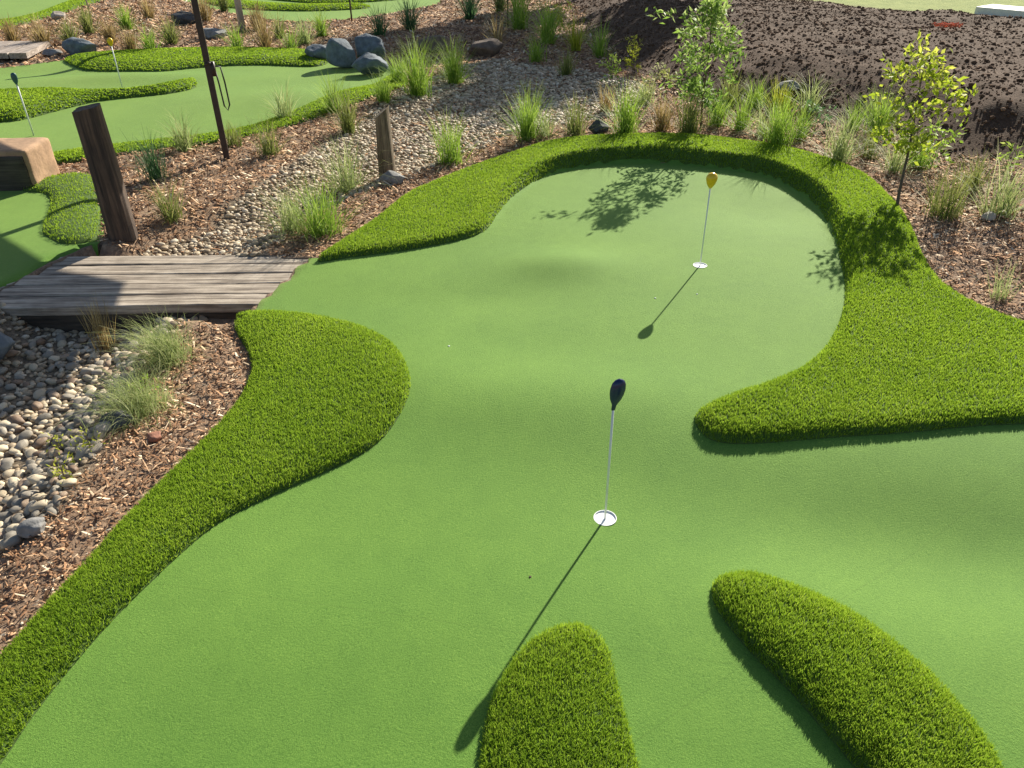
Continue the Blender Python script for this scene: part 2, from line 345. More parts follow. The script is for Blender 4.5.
# ------------------------------------------------------------------ mesh helpers
def link(name, me, m, parent=None, smooth=True, **kw):
    o = bpy.data.objects.new(name, me); C.objects.link(o)
    ms = m if isinstance(m, (list, tuple)) else [m]
    if m is not None and len(me.materials) == 0:
        for q in ms: me.materials.append(q)
    if parent is not None: o.parent = parent
    if smooth and len(me.polygons): me.polygons.foreach_set('use_smooth', [True]*len(me.polygons))
    for k, v in kw.items(): o[k] = v
    return o
def npmesh(name, V, faces_flat, sizes, rnd=None, mats=None):
    me = bpy.data.meshes.new(name); V = np.ascontiguousarray(V, np.float32)
    sizes = np.asarray(sizes, np.int32); faces_flat = np.asarray(faces_flat, np.int32)
    me.vertices.add(len(V)); me.vertices.foreach_set('co', V.ravel())
    me.loops.add(len(faces_flat)); me.loops.foreach_set('vertex_index', faces_flat)
    me.polygons.add(len(sizes)); st = np.concatenate([[0], np.cumsum(sizes)[:-1]]).astype(np.int32)
    me.polygons.foreach_set('loop_start', st); me.polygons.foreach_set('loop_total', sizes)
    if mats is not None: me.polygons.foreach_set('material_index', np.asarray(mats, np.int32))
    me.update(calc_edges=True)
    if rnd is not None:
        a = me.attributes.new('rnd', 'FLOAT', 'POINT'); a.data.foreach_set('value', np.ascontiguousarray(rnd, np.float32))
    return me
def thing(name, label, cat, loc, group=None, rz=0):
    o = bpy.data.objects.new(name, None); C.objects.link(o); o.location = loc; o.rotation_euler = (0, 0, rz)
    o.empty_display_size = .1; o['label'] = label; o['category'] = cat
    if group: o['group'] = group
    return o
class MB:
    def __init__(s): s.v = []; s.f = []
    def add(s, v, f): k = len(s.v); s.v += [tuple(p) for p in v]; s.f += [tuple(i+k for i in q) for q in f]
    def tube(s, pts, rad, n=10, cap=True, sq=False):
        pts = [Vector(p) for p in pts]; rad = rad if isinstance(rad, (list, tuple)) else [rad]*len(pts)
        k = len(s.v); N = len(pts)
        for i, p in enumerate(pts):
            d = (pts[min(i+1, N-1)]-pts[max(i-1, 0)]).normalized()
            a = d.cross(Vector((0, 0, 1)) if abs(d.z) < .95 else Vector((0, 1, 0))).normalized(); b = d.cross(a)
            for j in range(n):
                t = 2*math.pi*(j+.5*sq)/n; s.v.append(tuple(p+(a*math.cos(t)+b*math.sin(t))*rad[i]))
        for i in range(N-1):
            for j in range(n): s.f.append((k+i*n+j, k+i*n+(j+1) % n, k+(i+1)*n+(j+1) % n, k+(i+1)*n+j))
        if cap: s.f.append(tuple(k+j for j in range(n))[::-1]); s.f.append(tuple(k+(N-1)*n+j for j in range(n)))
    def build(s, name, m, parent=None, smooth=True, **kw):
        me = bpy.data.meshes.new(name); me.from_pydata(s.v, [], s.f); me.update()
        return link(name, me, m, parent, smooth, **kw)
def lathe(prof, n=20, sy=1.0):
    mb = MB(); k = len(prof)
    for r, z in prof:
        for j in range(n): a = 2*math.pi*j/n; mb.v.append((r*math.cos(a), r*sy*math.sin(a), z))
    for i in range(k-1):
        for j in range(n): mb.f.append((i*n+j, i*n+(j+1) % n, (i+1)*n+(j+1) % n, (i+1)*n+j))
    return mb

# ------------------------------------------------------------------ ground sheet
def graded(a, b, step, lo, hi, grow=1.12):
    m = list(np.arange(a, b+1e-6, step)); s = step; x = a; left = []
    while x > lo: s *= grow; x -= s; left.append(x)
    s = step; x = m[-1]; right = []
    while x < hi: s *= grow; x += s; right.append(x)
    return np.array(left[::-1]+m+right)
def grid_mesh():
    xs = graded(-7.5, 6.5, .05, -300, 300); ys = graded(1.0, 17, .055, -60, 500)
    X, Y = np.meshgrid(xs, ys); x = X.ravel(); y = Y.ravel()
    near = (np.abs(x) < 60) & (y < 80)
    z = np.zeros(len(x)); dg = np.full(len(x), 9.); cr = np.full(len(x), 9.); bd = np.full(len(x), -9.); lw = np.full(len(x), 0.)
    z[near], dg[near], cr[near], bd[near], lw[near], _o = T(x[near], y[near], True, True)
    lw[~near] = -5
    cover = np.full(len(x), 9.)
    for P in ALLG+[HORSE, LEFTS]: cover[near] = np.minimum(cover[near], sdist(P, x[near], y[near]))
    z -= .03*sstep(-cover/.12)
    for c in CUPS: z -= .2*(np.hypot(x-c[0], y-c[1]) < .22)
    nx, ny = len(xs), len(ys)
    i = np.arange(nx*ny).reshape(ny, nx)
    q = np.stack([i[:-1, :-1], i[:-1, 1:], i[1:, 1:], i[1:, :-1]], -1).reshape(-1, 4)
    me = npmesh('ground', np.stack([x, y, z], 1), q.ravel(), np.full(len(q), 4))
    R = sstep((1.25-cr+.35*fbm(x*2, y*2, 3))/.3); Gc = sstep((bd+.5*fbm(x*1.5, y*1.5, 3))/.5+.2); B = sstep(-lw/.8+.5*fbm(x*2, y*2, 2)+.3)
    a = me.attributes.new('zone', 'FLOAT_COLOR', 'POINT'); a.data.foreach_set('color', np.stack([R, Gc, B, np.ones_like(R)], 1).astype(np.float32).ravel())
    dirt = sstep((3.2-lw+1.6*fbm(x*.7, y*.7, 3))/1.2)*sstep(lw/.5)
    a = me.attributes.new('dirt', 'FLOAT', 'POINT'); a.data.foreach_set('value', dirt.astype(np.float32))
    return me
link('ground', grid_mesh(), M_GROUND, kind='structure')

# ------------------------------------------------------------------ sheets cut to an outline
def offset(P, d):
    n = len(P); out = []
    area = sum(P[i][0]*P[(i+1) % n][1]-P[(i+1) % n][0]*P[i][1] for i in range(n))
    s = 1 if area > 0 else -1
    for i in range(n):
        t = P[(i+1) % n]-P[i-1]; L = math.hypot(*t)+1e-9
        out.append(P[i]+d*s*np.array([t[1], -t[0]])/L)
    return np.array(out)
def cdt(P, step, holes=()):
    P = np.asarray(P); lo = P.min(0); hi = P.max(0)
    gx, gy = np.meshgrid(np.arange(lo[0], hi[0], step), np.arange(lo[1], hi[1], step)); gx = gx.ravel(); gy = gy.ravel()
    gx = gx+rng.uniform(-.15, .15, len(gx))*step
    k = sdist(P, gx, gy) < -step*.4
    for (c, r) in holes: k &= np.hypot(gx-c[0], gy-c[1]) > r+step*.3
    V = [Vector(p) for p in P]; E = [(i, (i+1) % len(P)) for i in range(len(P))]
    for (c, r) in holes:
        b = len(V); V += [Vector((c[0]+r*math.cos(2*math.pi*j/28), c[1]+r*math.sin(2*math.pi*j/28))) for j in range(28)]
        E += [(b+j, b+(j+1) % 28) for j in range(28)]
    V += [Vector((a, b)) for a, b in zip(gx[k], gy[k])]
    v, e, f, *_ = geometry.delaunay_2d_cdt(V, E, [], 0, 1e-5)
    v = np.array([tuple(p) for p in v]); f = np.array([t for t in f if len(t) == 3])
    c = v[f].mean(1); ok = inside(P, c[:, 0], c[:, 1])
    for (cc, r) in holes: ok &= np.hypot(c[:, 0]-cc[0], c[:, 1]-cc[1]) > r*.97
    return v, f[ok]
def sheet(name, P, m, lift=.006, grow=.05, step=.07, holes=(), **kw):
    v, f = cdt(offset(P, grow), step, holes)
    z = T(v[:, 0], v[:, 1], False)+lift
    me = npmesh(name, np.column_stack([v, z]), f.ravel(), np.full(len(f), 3))
    return link(name, me, m, **kw)
sheet('putting_green', GREEN, M_PUTT, holes=[(c, .054) for c in CUPS], kind='structure')
for P in (GREEN2, GREEN3, GREEN4, GREEN5): sheet('putting_green', P, M_PUTT, step=.15, kind='structure')

# ------------------------------------------------------------------ long pile turf strips: slab, cut edge and upright blades
def blades(P, base, dens, L, wid, lean_out=.12, dref=3.0, seed=1):
    r = np.random.default_rng(seed); lo = P.min(0); hi = P.max(0)
    A = (hi-lo).prod(); n = int(A*dens)
    x = r.uniform(lo[0], hi[0], n); y = r.uniform(lo[1], hi[1], n)
    D = np.hypot(np.hypot(x, y), CAM_H)
    k = (r.random(n) < np.clip((dref/D)**1.5, 0, 1)) & (y > .7) & (np.abs(x) < .72*np.maximum(y, 1)+1.6)
    x = x[k]; y = y[k]; D = D[k]
    sd = sdist(P, x, y); k = sd < 0; x = x[k]; y = y[k]; D = D[k]; sd = -sd[k]
    e = .01; gx = (sdist(P, x+e, y)-sdist(P, x-e, y))/(2*e); gy = (sdist(P, x, y+e)-sdist(P, x, y-e))/(2*e)
    z = base(x, y, sd)-.004; n = len(x)
    edge = np.exp(-sd/.018)
    cl = 6.0*fbm(x*22, y*22, 3); cl2 = 6.0*fbm(x*22+50, y*22+31, 3)
    lx = .28*cl*.35+r.normal(0, .36, n)+gx*edge*lean_out; ly = .28*cl2*.35+r.normal(0, .36, n)+gy*edge*lean_out
    h = L*r.uniform(.65, 1.15, n)*(1+.35*fbm(x*30+9, y*30, 2)); ww = wid*r.uniform(.7, 1.3, n)*np.clip((D/dref)**.85, 1, 6)
    nn = np.sqrt(1+lx**2+ly**2); dx = lx/nn; dy = ly/nn; dz = 1/nn
    a = r.uniform(0, math.pi, n); sx = np.cos(a)*ww/2; sy = np.sin(a)*ww/2
    b = np.stack([x, y, z], 1); side = np.stack([sx, sy, 0*sx], 1)
    mid = b+np.stack([dx*h*.4, dy*h*.4, (.35+.65*dz)*h*.55], 1); tip = b+np.stack([dx*h*1.0, dy*h*1.0, dz*h], 1)
    V = np.stack([b-side*.9, b+side*.9, mid+side, mid-side, tip], 1).reshape(-1, 3)
    i = np.arange(n)[:, None]*5
    F = np.concatenate([i+np.array([[0, 1, 2, 3]]), i+np.array([[3, 2, 4]])], 1).ravel()
    S = np.tile([4, 3], n)
    rv = np.clip(.48+.12*r.normal(size=n)+.35*fbm(x*2.2, y*2.2, 3)+.3*fbm(x*40, y*40, 2), 0, 1)
    return V, F, S, np.repeat(rv, 5)
def turf(name, P, label, dens=62000, L=.025, wid=.0026, mound=.03, run=.22, seed=1, step=.06, edge_h=.022, grp=None):
    def base(x, y, sd): return T(x, y, False)+.010+edge_h*sstep(sd/.02)+mound*np.sqrt(sstep(sd/run))
    v, f = cdt(P, step)
    ring, rf = cdt(offset(P, -.02), step)     # only to refine the rim
    v, f = v, f
    sd = np.maximum(-sdist(P, v[:, 0], v[:, 1]), 0); top = base(v[:, 0], v[:, 1], sd)
    n = len(v); V = [np.column_stack([v, top])]; F = list(f.ravel()); S = [3]*len(f); MI = [0]*len(f)
    m = len(P); tp = T(P[:, 0], P[:, 1], False)
    V.append(np.column_stack([P, tp+.010])); V.append(np.column_stack([P, tp-.06]))
    for i in range(m):
        j = (i+1) % m; F += [n+i, n+j, n+m+j, n+m+i]; S.append(4); MI.append(1)
    rn = [np.full(n+2*m, .3)]; off = n+2*m
    bv, bf, bs, br = blades(P, base, dens, L, wid, seed=seed)
    V.append(bv); F = np.concatenate([np.array(F), bf+off]); S = np.concatenate([np.array(S), bs]); MI = np.concatenate([np.array(MI), np.full(len(bs), 2)]); rn.append(br)
    me = npmesh(name, np.concatenate(V), F, S, np.concatenate(rn), MI)
    kw = dict(label=label, category='turf strip')
    if grp: kw['group'] = grp
    o = link(name, me, [M_THATCH, M_BACK, M_BLADE], smooth=False, **kw)
    print(name, len(bs)//2); return o
turf('turf_fringe', LEFTS, 'long-pile turf strip curving from the wooden bridge down the left side beside the bark mulch', mound=.035, seed=1)
turf('turf_fringe', HORSE, 'horseshoe of long-pile turf round the far end and right side of the main green', mound=.03, run=.10, seed=2, edge_h=.03)
turf('turf_island', FING1, 'rounded finger of long-pile turf at the bottom centre, in front of the navy-topped pin', mound=.05, seed=3, L=.027)
turf('turf_island', FING2, 'curved sausage-shaped mound of long-pile turf at the bottom right of the green', mound=.05, run=.16, seed=4, L=.028, edge_h=.038)
turf('turf_fringe', G2_UP, 'thin turf strip along the back edge of the second green, left of the blue-grey boulders', dens=26000, mound=.08, run=.4, seed=5, wid=.006)
turf('turf_tongue', G2_TONGUE, 'long turf tongue crossing the second green behind the dark timber post', dens=26000, mound=.10, run=.3, seed=6, wid=.006)
turf('turf_fringe', G2_RIM, 'narrow turf rim on the near edge of the second green, above the mulch bed', dens=26000, mound=.02, seed=7, wid=.006)
turf('turf_fringe', G3_RIM, 'small patch of turf on the little green beside the foot of the dark timber post', dens=16000, mound=.03, seed=8)
turf('turf_fringe', G4_RIM, 'turf band on the sloping green in the top left corner', dens=26000, mound=.06, seed=9, wid=.007)
turf('turf_fringe', G5_A, 'nearer turf ridge on the farthest green behind the grey post', dens=26000, mound=.10, seed=10, wid=.007, run=.4)
turf('turf_fringe', G5_B, 'farther turf ridge on the farthest green at the very top', dens=26000, mound=.10, seed=11, wid=.007, run=.4)

# ------------------------------------------------------------------ scatter: bark chips, pebbles, clods
def frame_clip(x, y): return (y > .8) & (np.abs(x) < .74*np.maximum(y, 1)+1.8)
def scatter_pts(n, x0, x1, y0, y1, dref, pw, r):
    x = r.uniform(x0, x1, n); y = r.uniform(y0, y1, n); D = np.hypot(np.hypot(x, y), CAM_H)
    k = (r.random(n) < np.clip((dref/D)**pw, 0, 1)) & frame_clip(x, y); x = x[k]; y = y[k]
    z, dg, cr, bd, lw, ot = T(x, y, True, True)
    cov = np.minimum(sdist(HORSE, x, y), sdist(LEFTS, x, y)); cov = np.minimum(cov, dg)
    for P in (GREEN2, GREEN3, GREEN4, GREEN5): cov = np.minimum(cov, sdist(P, x, y))
    return x, y, z, cr, bd, lw, cov
BX0, BX1 = g0(85, 247)[0]-.9, g0(305, 262)[0]
BY0, BY1 = float(g0(140, 310)[1]), float(g0(190, 253)[1])
def chips():
    r = np.random.default_rng(21)
    x, y, z, cr, bd, lw, cov = scatter_pts(2600000, -17, 9, 1.2, 31, 3.6, 1.7, r)
    k = (cov > .012) & (sdist(GREEN, x, y) > .05) & (sdist(DECK, x, y) > .10) & ((cr > 1.0+.25*fbm(x*3, y*3, 2)) | ((y > BY0) & (r.random(len(x)) < .22))) & (bd < .25+.8*fbm(x, y, 2)) & (lw > 3)
    x, y, z, cov = x[k], y[k], z[k], cov[k]; n = len(x); D = np.hypot(np.hypot(x, y), CAM_H); print('chips', n)
    s = np.clip((D/4.2)**.7, 1, 4)
    Ln = r.gamma(3.2, .0095, n)*s; Wd = r.uniform(.004, .012, n)*s; Th = r.uniform(.002, .007, n)*s
    a = r.uniform(0, 2*math.pi, n); p = r.normal(0, .42, n)
    u = np.stack([np.cos(a)*np.cos(p), np.sin(a)*np.cos(p), np.sin(p)], 1); roll = r.normal(0, .5, n)
    v = np.stack([-np.sin(a), np.cos(a), 0*a], 1)*np.cos(roll)[:, None]+np.array([[0, 0, 1]])*np.sin(roll)[:, None]; w_ = np.cross(u, v)
    c = np.stack([x, y, z+.004+r.uniform(0, .018, n)], 1)
    L2 = Ln[:, None]/2; W2 = Wd[:, None]/2; T2 = Th[:, None]
    V = np.stack([c-u*L2-v*W2, c+u*L2-v*W2*r.uniform(.2, 1, (n, 1)), c+u*L2*.9+v*W2*r.uniform(.2, 1, (n, 1)), c-u*L2*.95+v*W2, c-u*L2*.6+w_*T2, c+u*L2*.6+w_*T2], 1).reshape(-1, 3)
    i = np.arange(n)[:, None]*6
    F = np.concatenate([i+np.array([[0, 1, 5, 4]]), i+np.array([[2, 3, 4, 5]]), i+np.array([[1, 2, 5]]), i+np.array([[3, 0, 4]])], 1).ravel()
    rv = np.clip(r.beta(1.5, 1.7, n)+.35*fbm(x*1.2, y*1.2, 2), 0, 1)
    me = npmesh('bark_mulch', V, F, np.tile([4, 4, 3, 3], n), np.repeat(rv, 6))
    link('bark_mulch', me, M_CHIP, smooth=False, kind='stuff', label='reddish brown bark chip mulch covering the garden beds', category='mulch')
chips()

def ico(sub=2):
    t = (1+5**.5)/2
    v = [(-1, t, 0), (1, t, 0), (-1, -t, 0), (1, -t, 0), (0, -1, t), (0, 1, t), (0, -1, -t), (0, 1, -t), (t, 0, -1), (t, 0, 1), (-t, 0, -1), (-t, 0, 1)]
    f = [(0, 11, 5), (0, 5, 1), (0, 1, 7), (0, 7, 10), (0, 10, 11), (1, 5, 9), (5, 11, 4), (11, 10, 2), (10, 7, 6), (7, 1, 8), (3, 9, 4), (3, 4, 2), (3, 2, 6), (3, 6, 8), (3, 8, 9), (4, 9, 5), (2, 4, 11), (6, 2, 10), (8, 6, 7), (9, 8, 1)]
    v = [Vector(p).normalized() for p in v]
    for _ in range(sub):
        c = {}; nf = []
        def md(a, b):
            k = (min(a, b), max(a, b))
            if k not in c: c[k] = len(v); v.append((v[a]+v[b]).normalized())
            return c[k]
        for a, b, d in f:
            x, y, z = md(a, b), md(b, d), md(d, a); nf += [(a, x, z), (b, y, x), (d, z, y), (x, y, z)]
        f = nf
    return np.array([tuple(p) for p in v]), np.array(f)
ICO0, ICO1, ICO2, ICO3, ICO4 = ico(0), ico(1), ico(2), ico(3), ico(4)
def rough_pts(v, seed, amp, fr=1.5, flat=True):
    s = seed*7.7
    q = fbm(v[:, 0]*fr+s, v[:, 1]*fr+v[:, 2]*fr*1.3+s, 3)+fbm(v[:, 2]*fr+s*2, v[:, 0]*fr-v[:, 1]*fr+s, 3)
    return v*(1+amp*q)[:, None]
def rock_mesh(seed, size, amp=.5, planes=9, sub=3, cutlo=.62, cuthi=.92):
    r = np.random.default_rng(seed); v, f = {1: ICO1, 2: ICO2, 3: ICO3, 4: ICO4}[sub]; v = v.copy()
    planes = int(planes*1.7); cutlo -= .04
    for _ in range(planes):
        d = r.normal(size=3); d /= np.linalg.norm(d); h = r.uniform(cutlo, cuthi)
        t = v@d; k = t > h; v[k] -= (t[k]-h)[:, None]*d
    v = rough_pts(v, seed, amp*.35, 1.7); v = rough_pts(v, seed+3, amp*.16, 5); v = rough_pts(v, seed+9, amp*.07, 14)
    v = v*np.array(size)
    return v, f
def cloud(name, pts, sizes, rnds, src, kinds, seed, lab, cat, m, smooth=True):
    """many small stones merged into the one mass of a bed"""
    r = np.random.default_rng(seed); Vs = []; n = len(pts)
    protos = [rough_pts(src[0], k+seed, .35 if smooth else 1.1, 1.3 if smooth else 2.2) for k in range(kinds)]
    P = np.stack(protos)[r.integers(0, kinds, n)]
    P = P*sizes[:, None, :]
    a = r.uniform(0, 2*math.pi, n); b = r.normal(0, .3, n); ca, sa, cb, sb = np.cos(a), np.sin(a), np.cos(b), np.sin(b)
    X = P[..., 0]; Y = P[..., 1]*cb[:, None]-P[..., 2]*sb[:, None]; Z = P[..., 1]*sb[:, None]+P[..., 2]*cb[:, None]
    V = np.stack([X*ca[:, None]-Y*sa[:, None], X*sa[:, None]+Y*ca[:, None], Z], -1)+pts[:, None, :]
    nv = src[0].shape[0]; F = (np.arange(n)[:, None, None]*nv+src[1][None]).ravel()
    me = npmesh(name, V.reshape(-1, 3), F, np.full(n*len(src[1]), 3), np.repeat(rnds, nv))
    return link(name, me, m, smooth=smooth, kind='stuff', label=lab, category=cat)
def pebbles():
    r = np.random.default_rng(33)
    x, y, z, cr, bd, lw, cov = scatter_pts(260000, -8, 3, 1.2, 20, 7.5, 1.0, r)
    k = (cov > .02) & (cr < 1.0+.5*fbm(x*3, y*3, 2)+np.where(y > BY0, 1.3*fbm(x*1.5+4, y*1.5, 3), 0)) & (bd < 0)
    x, y, z = x[k], y[k], z[k]
    # thin out so stones do not pile through each other
    order = np.arange(len(x)); cell = {}; keep = []
    size = np.clip(r.gamma(6, .0044, len(x)), .012, .042)
    size = size*np.where(y > 6.4, .85, 1.0)
    for i in order:
        c = (int(x[i]/.05), int(y[i]/.05)); ok = True
        for a in (-1, 0, 1):
            for b in (-1, 0, 1):
                for j in cell.get((c[0]+a, c[1]+b), ()):
                    if (x[i]-x[j])**2+(y[i]-y[j])**2 < (.66*(size[i]+size[j]))**2: ok = False; break
                if not ok: break
            if not ok: break
        if ok: cell.setdefault(c, []).append(i); keep.append(i)
    keep = np.array(keep); x, y, z, size = x[keep], y[keep], z[keep], size[keep]
    D = np.hypot(np.hypot(x, y), CAM_H); print('pebbles', len(x))
    vis = y < BY0-.02
    v = np.stack([x, y, z+.006], 1)@np.eye(3); d = v-[0, 0, CAM_H]; dep = d@_F; sx = 512+CAM_F*(d@_R)/dep; sy = 384-CAM_F*(d@_U)/dep
    vis &= (sx > -8) & (sx < 1032) & (sy < 780)
    app = np.where(vis, size/D, 0); idx = np.argsort(-app)[:300]; idx = idx[app[idx] > 0]
    near = np.zeros(len(x), bool); near[idx] = True
    protos = {}
    kinds = ['cream', 'grey', 'brown']
    lab = {'cream': 'pale cream rounded river pebble in the near creek bed, below the bridge', 'grey': 'grey rounded river pebble in the near creek bed, below the bridge', 'brown': 'brown rounded river pebble in the near creek bed, below the bridge'}
    for kd in kinds:
        for q in range(4):
            vv = rough_pts(ICO2[0], 40+q+len(kd), .35, 1.3); me = npmesh('river_pebble', vv, ICO2[1].ravel(), np.full(len(ICO2[1]), 3)); protos[kd, q] = me
    for i in idx:
        kd = kinds[int(r.choice(3, p=[.33, .42, .25]))]
        o = link('river_pebble', protos[kd, int(r.integers(4))], M_PEBK[kd], label=lab[kd], category='pebble', group=kd+' pebbles in the near creek bed')
        s = size[i]; o.scale = (s*1.25, s*r.uniform(.75, 1.05), s*r.uniform(.5, .75)); o.location = (x[i], y[i], z[i]+s*.3); o.rotation_euler = (r.normal(0, .25), r.normal(0, .25), r.uniform(0, 6.28))
    x, y, z, size = x[~near], y[~near], z[~near], size[~near]; n = len(x)
    sz = np.stack([size*1.25, size*r.uniform(.7, 1.05, n), size*r.uniform(.5, .8, n)], 1)
    cloud('creek_gravel', np.stack([x, y, z+size*.3], 1), sz, np.clip(r.beta(2.2, 1.7, n)+.1, 0, 1), ICO1, 10, 3, 'small tan and grey river stones filling the dry creek bed', 'gravel', M_PEB)
    # a second thin layer between the big stones
pebbles()
def clods():
    r = np.random.default_rng(44)
    x = r.uniform(-2, 20, 150000); y = r.uniform(7, 27, 150000); k = frame_clip(x, y); x, y = x[k], y[k]
    z, dg, cr, bd, lw, ot = T(x, y, True, True); k = (bd > .15) & (lw > .3+2.2*r.random(len(x))); x, y, z = x[k], y[k], z[k]; n = len(x); print('clods', n)
    s = np.minimum(r.gamma(1.1, .006, n)+.003, .035)
    cloud('soil_clods', np.stack([x, y, z+s*.2], 1), np.stack([s*1.2, s, s*.8], 1), r.beta(1.5, 2.2, n), ICO0, 12, 9, 'lumps of dark brown soil over the dug earth bank behind the plants', 'soil', M_SOILC, False)
clods()

# ------------------------------------------------------------------ rocks
def rock(name, px, py, size, m, label, cat='rock', seed=1, sink=.25, rz=0, planes=10, sub=3, amp=.5, at=None):
    p = G(px, py) if at is None else at
    v, f = rock_mesh(seed, size, amp, planes, sub)
    me = npmesh(name, v, f.ravel(), np.full(len(f), 3))
    o = link(name, me, m, label=label, category=cat, smooth=False); o.location = (p[0], p[1], p[2]+size[2]*(1-sink*2)); o.rotation_euler = (0, 0, rz); return o
rock('boulder', 343, 68, (.28, .26, .30), M_ROCKB, 'upright rounded blue-grey boulder, tallest in the group behind the second green', 'boulder', 3, .12)
rock('boulder', 372, 65, (.38, .30, .30), M_ROCKB, 'big angular dark blue-grey boulder at the right rear of the boulder group', 'boulder', 5, .12, .4, 14)
rock('boulder', 368, 75, (.36, .24, .20), M_ROCKB, 'low flat blue-grey boulder at the front of the boulder group', 'boulder', 7, .1, .2)
rock('boulder', 318, 62, (.25, .2, .17), M_ROCKB, 'smallest dark boulder at the left end of the boulder group', 'boulder', 9, .1)
rock('boulder', 83, 55, (.36, .22, .20), M_ROCKB, 'dark blue boulder beside the end of the far timber deck', 'boulder', 12, .15)
rock('rock', 60, 20, (.2, .14, .14), M_ROCKT, 'pale tan rock in the mulch at the top left', 'rock', 14, .2)
rock('rock', 187, 24, (.42, .22, .2), M_ROCKD, 'dark angular rock left of the black steel post, high in the garden bed', 'rock', 16, .2, .3, 14)
rock('rock', 215, 38, (.32, .22, .14), M_ROCKG, 'flat grey rock just right of the black steel post', 'rock', 18, .2)
rock('boulder', -6, 362, (.19, .16, .16), M_ROCKB, 'blue-grey boulder half in shade at the left edge of the near creek bed', 'boulder', 20, .15)
rock('rock', 118, 425, (.095, .07, .055), M_ROCKD, 'dark rounded stone at the foot of the drooping grass beside the near creek bed', 'rock', 22, .2, .2, 4)
rock('rock', 155, 440, (.05, .04, .035), M_ROCKR, 'red-brown stone lying on the bark mulch', 'rock', 24, .15, .5, 10, 2)
rock('rock', 36, 532, (.075, .055, .045), M_ROCKG, 'large smooth grey stone at the lower edge of the creek pebbles', 'rock', 26, .15, .5, 3)
rock('rock', 105, 432, (.05, .045, .045), M_ROCKT, 'tan round stone beside the dark stone under the drooping grass', 'rock', 28, .15, .5, 3)
rock('rock', 393, 184, (.15, .10, .09), M_ROCKG, 'flat-sided grey rock at the foot of the split timber stump', 'rock', 30, .15, .2, 12)
rock('rock', 988, 221, (.075, .06, .05), M_ROCKT, 'pale stone in the mulch right of the yellow-green sapling', 'rock', 32, .15, .2, 10)
rock('rock', 598, 134, (.14, .09, .13), M_ROCKD, 'small dark pointed rock between the grass plants behind the green', 'rock', 35, .2, .2, 14)
rock('rock', 437, 52, (.40, .28, .2), M_ROCKM, 'brown mound of rock at the head of the creek bed', 'rock', 37, .2, .2, 8)
rock('rock', 484, 56, (.42, .25, .2), M_ROCKM, 'broad brown rock right of the mound at the head of the creek bed', 'rock', 39, .2, .2, 8)
rock('rock', 330, 52, (.2, .15, .1), M_ROCKT, 'pale low rock behind the left boulders', 'rock', 41, .2, .2, 8)
rock('rock', 52, 56, (.22, .12, .08), M_ROCKG, 'small grey rock at the corner of the far timber deck', 'rock', 43, .2, .2, 8)
rock('rock', 785, 92, (.2, .14, .1), M_ROCKG, 'grey-brown rock half buried in the soil behind the lime grass', 'rock', 45, .2, .2, 12)

# sandstone block at the left
def rough_box(x0, x1, y0, y1, z0, z1, seed, r=.02, amp=.012, n=10, bev=.03):
    mb = MB(); s = seed*3.3
    def P(u, v, w_):
        c = np.array([x0+(x1-x0)*u, y0+(y1-y0)*v, z0+(z1-z0)*w_]); h = np.array([x1-x0, y1-y0, z1-z0])/2; m = np.array([x0+x1, y0+y1, z0+z1])/2
        q = (c-m); inner = np.maximum(h-bev, 0); cl = np.clip(q, -inner, inner); d = q-cl; L = np.linalg.norm(d)
        if L > 1e-9: d = d/L*min(L, bev)
        k = amp*float(fbm(np.array([c[0]*9+s+c[2]*5]), np.array([c[1]*9+c[2]*7+s]), 4)[0])*2
        dd = q/(np.linalg.norm(q)+1e-9); return tuple(m+cl+d+dd*k)
    def face(fn, a, b):
        k = len(mb.v)
        for i in range(a+1):
            for j in range(b+1): mb.v.append(P(*fn(i/a, j/b)))
        for i in range(a):
            for j in range(b): q = k+i*(b+1)+j; mb.f.append((q, q+1, q+b+2, q+b+1))
    face(lambda i, j: (i, j, 1), n*2, n); face(lambda i, j: (i, j, 0), n, n); face(lambda i, j: (i, 0, j), n*2, n); face(lambda i, j: (i, 1, j), n*2, n); face(lambda i, j: (0, i, j), n, n); face(lambda i, j: (1, i, j), n, n)
    me = bpy.data.meshes.new('b'); me.from_pydata(mb.v, [], mb.f); me.update()
    import bmesh
    bm = bmesh.new(); bm.from_mesh(me); bmesh.ops.remove_doubles(bm, verts=bm.verts, dist=1e-4); bmesh.ops.recalc_face_normals(bm, faces=bm.faces); bm.to_mesh(me); bm.free()
    return me
pB = g0(38, 190)
blk = link('sandstone_block', rough_box(-1.9, 0, 0, .55, -.05, .42, 5, bev=.03, n=16), M_SAND, label='long brown sandstone block at the left edge, between the little green and the second green', category='stone block')
fp = link('added_dark_front', rough_box(-1.88, -.04, -.03, .02, -.05, .36, 8, bev=.008, amp=.006), M_BEAM, blk)  # dark sheet added over the block's front for its shade and stain
blk.location = (pB[0], pB[1], 0); blk.rotation_euler = (0, 0, R_(2))

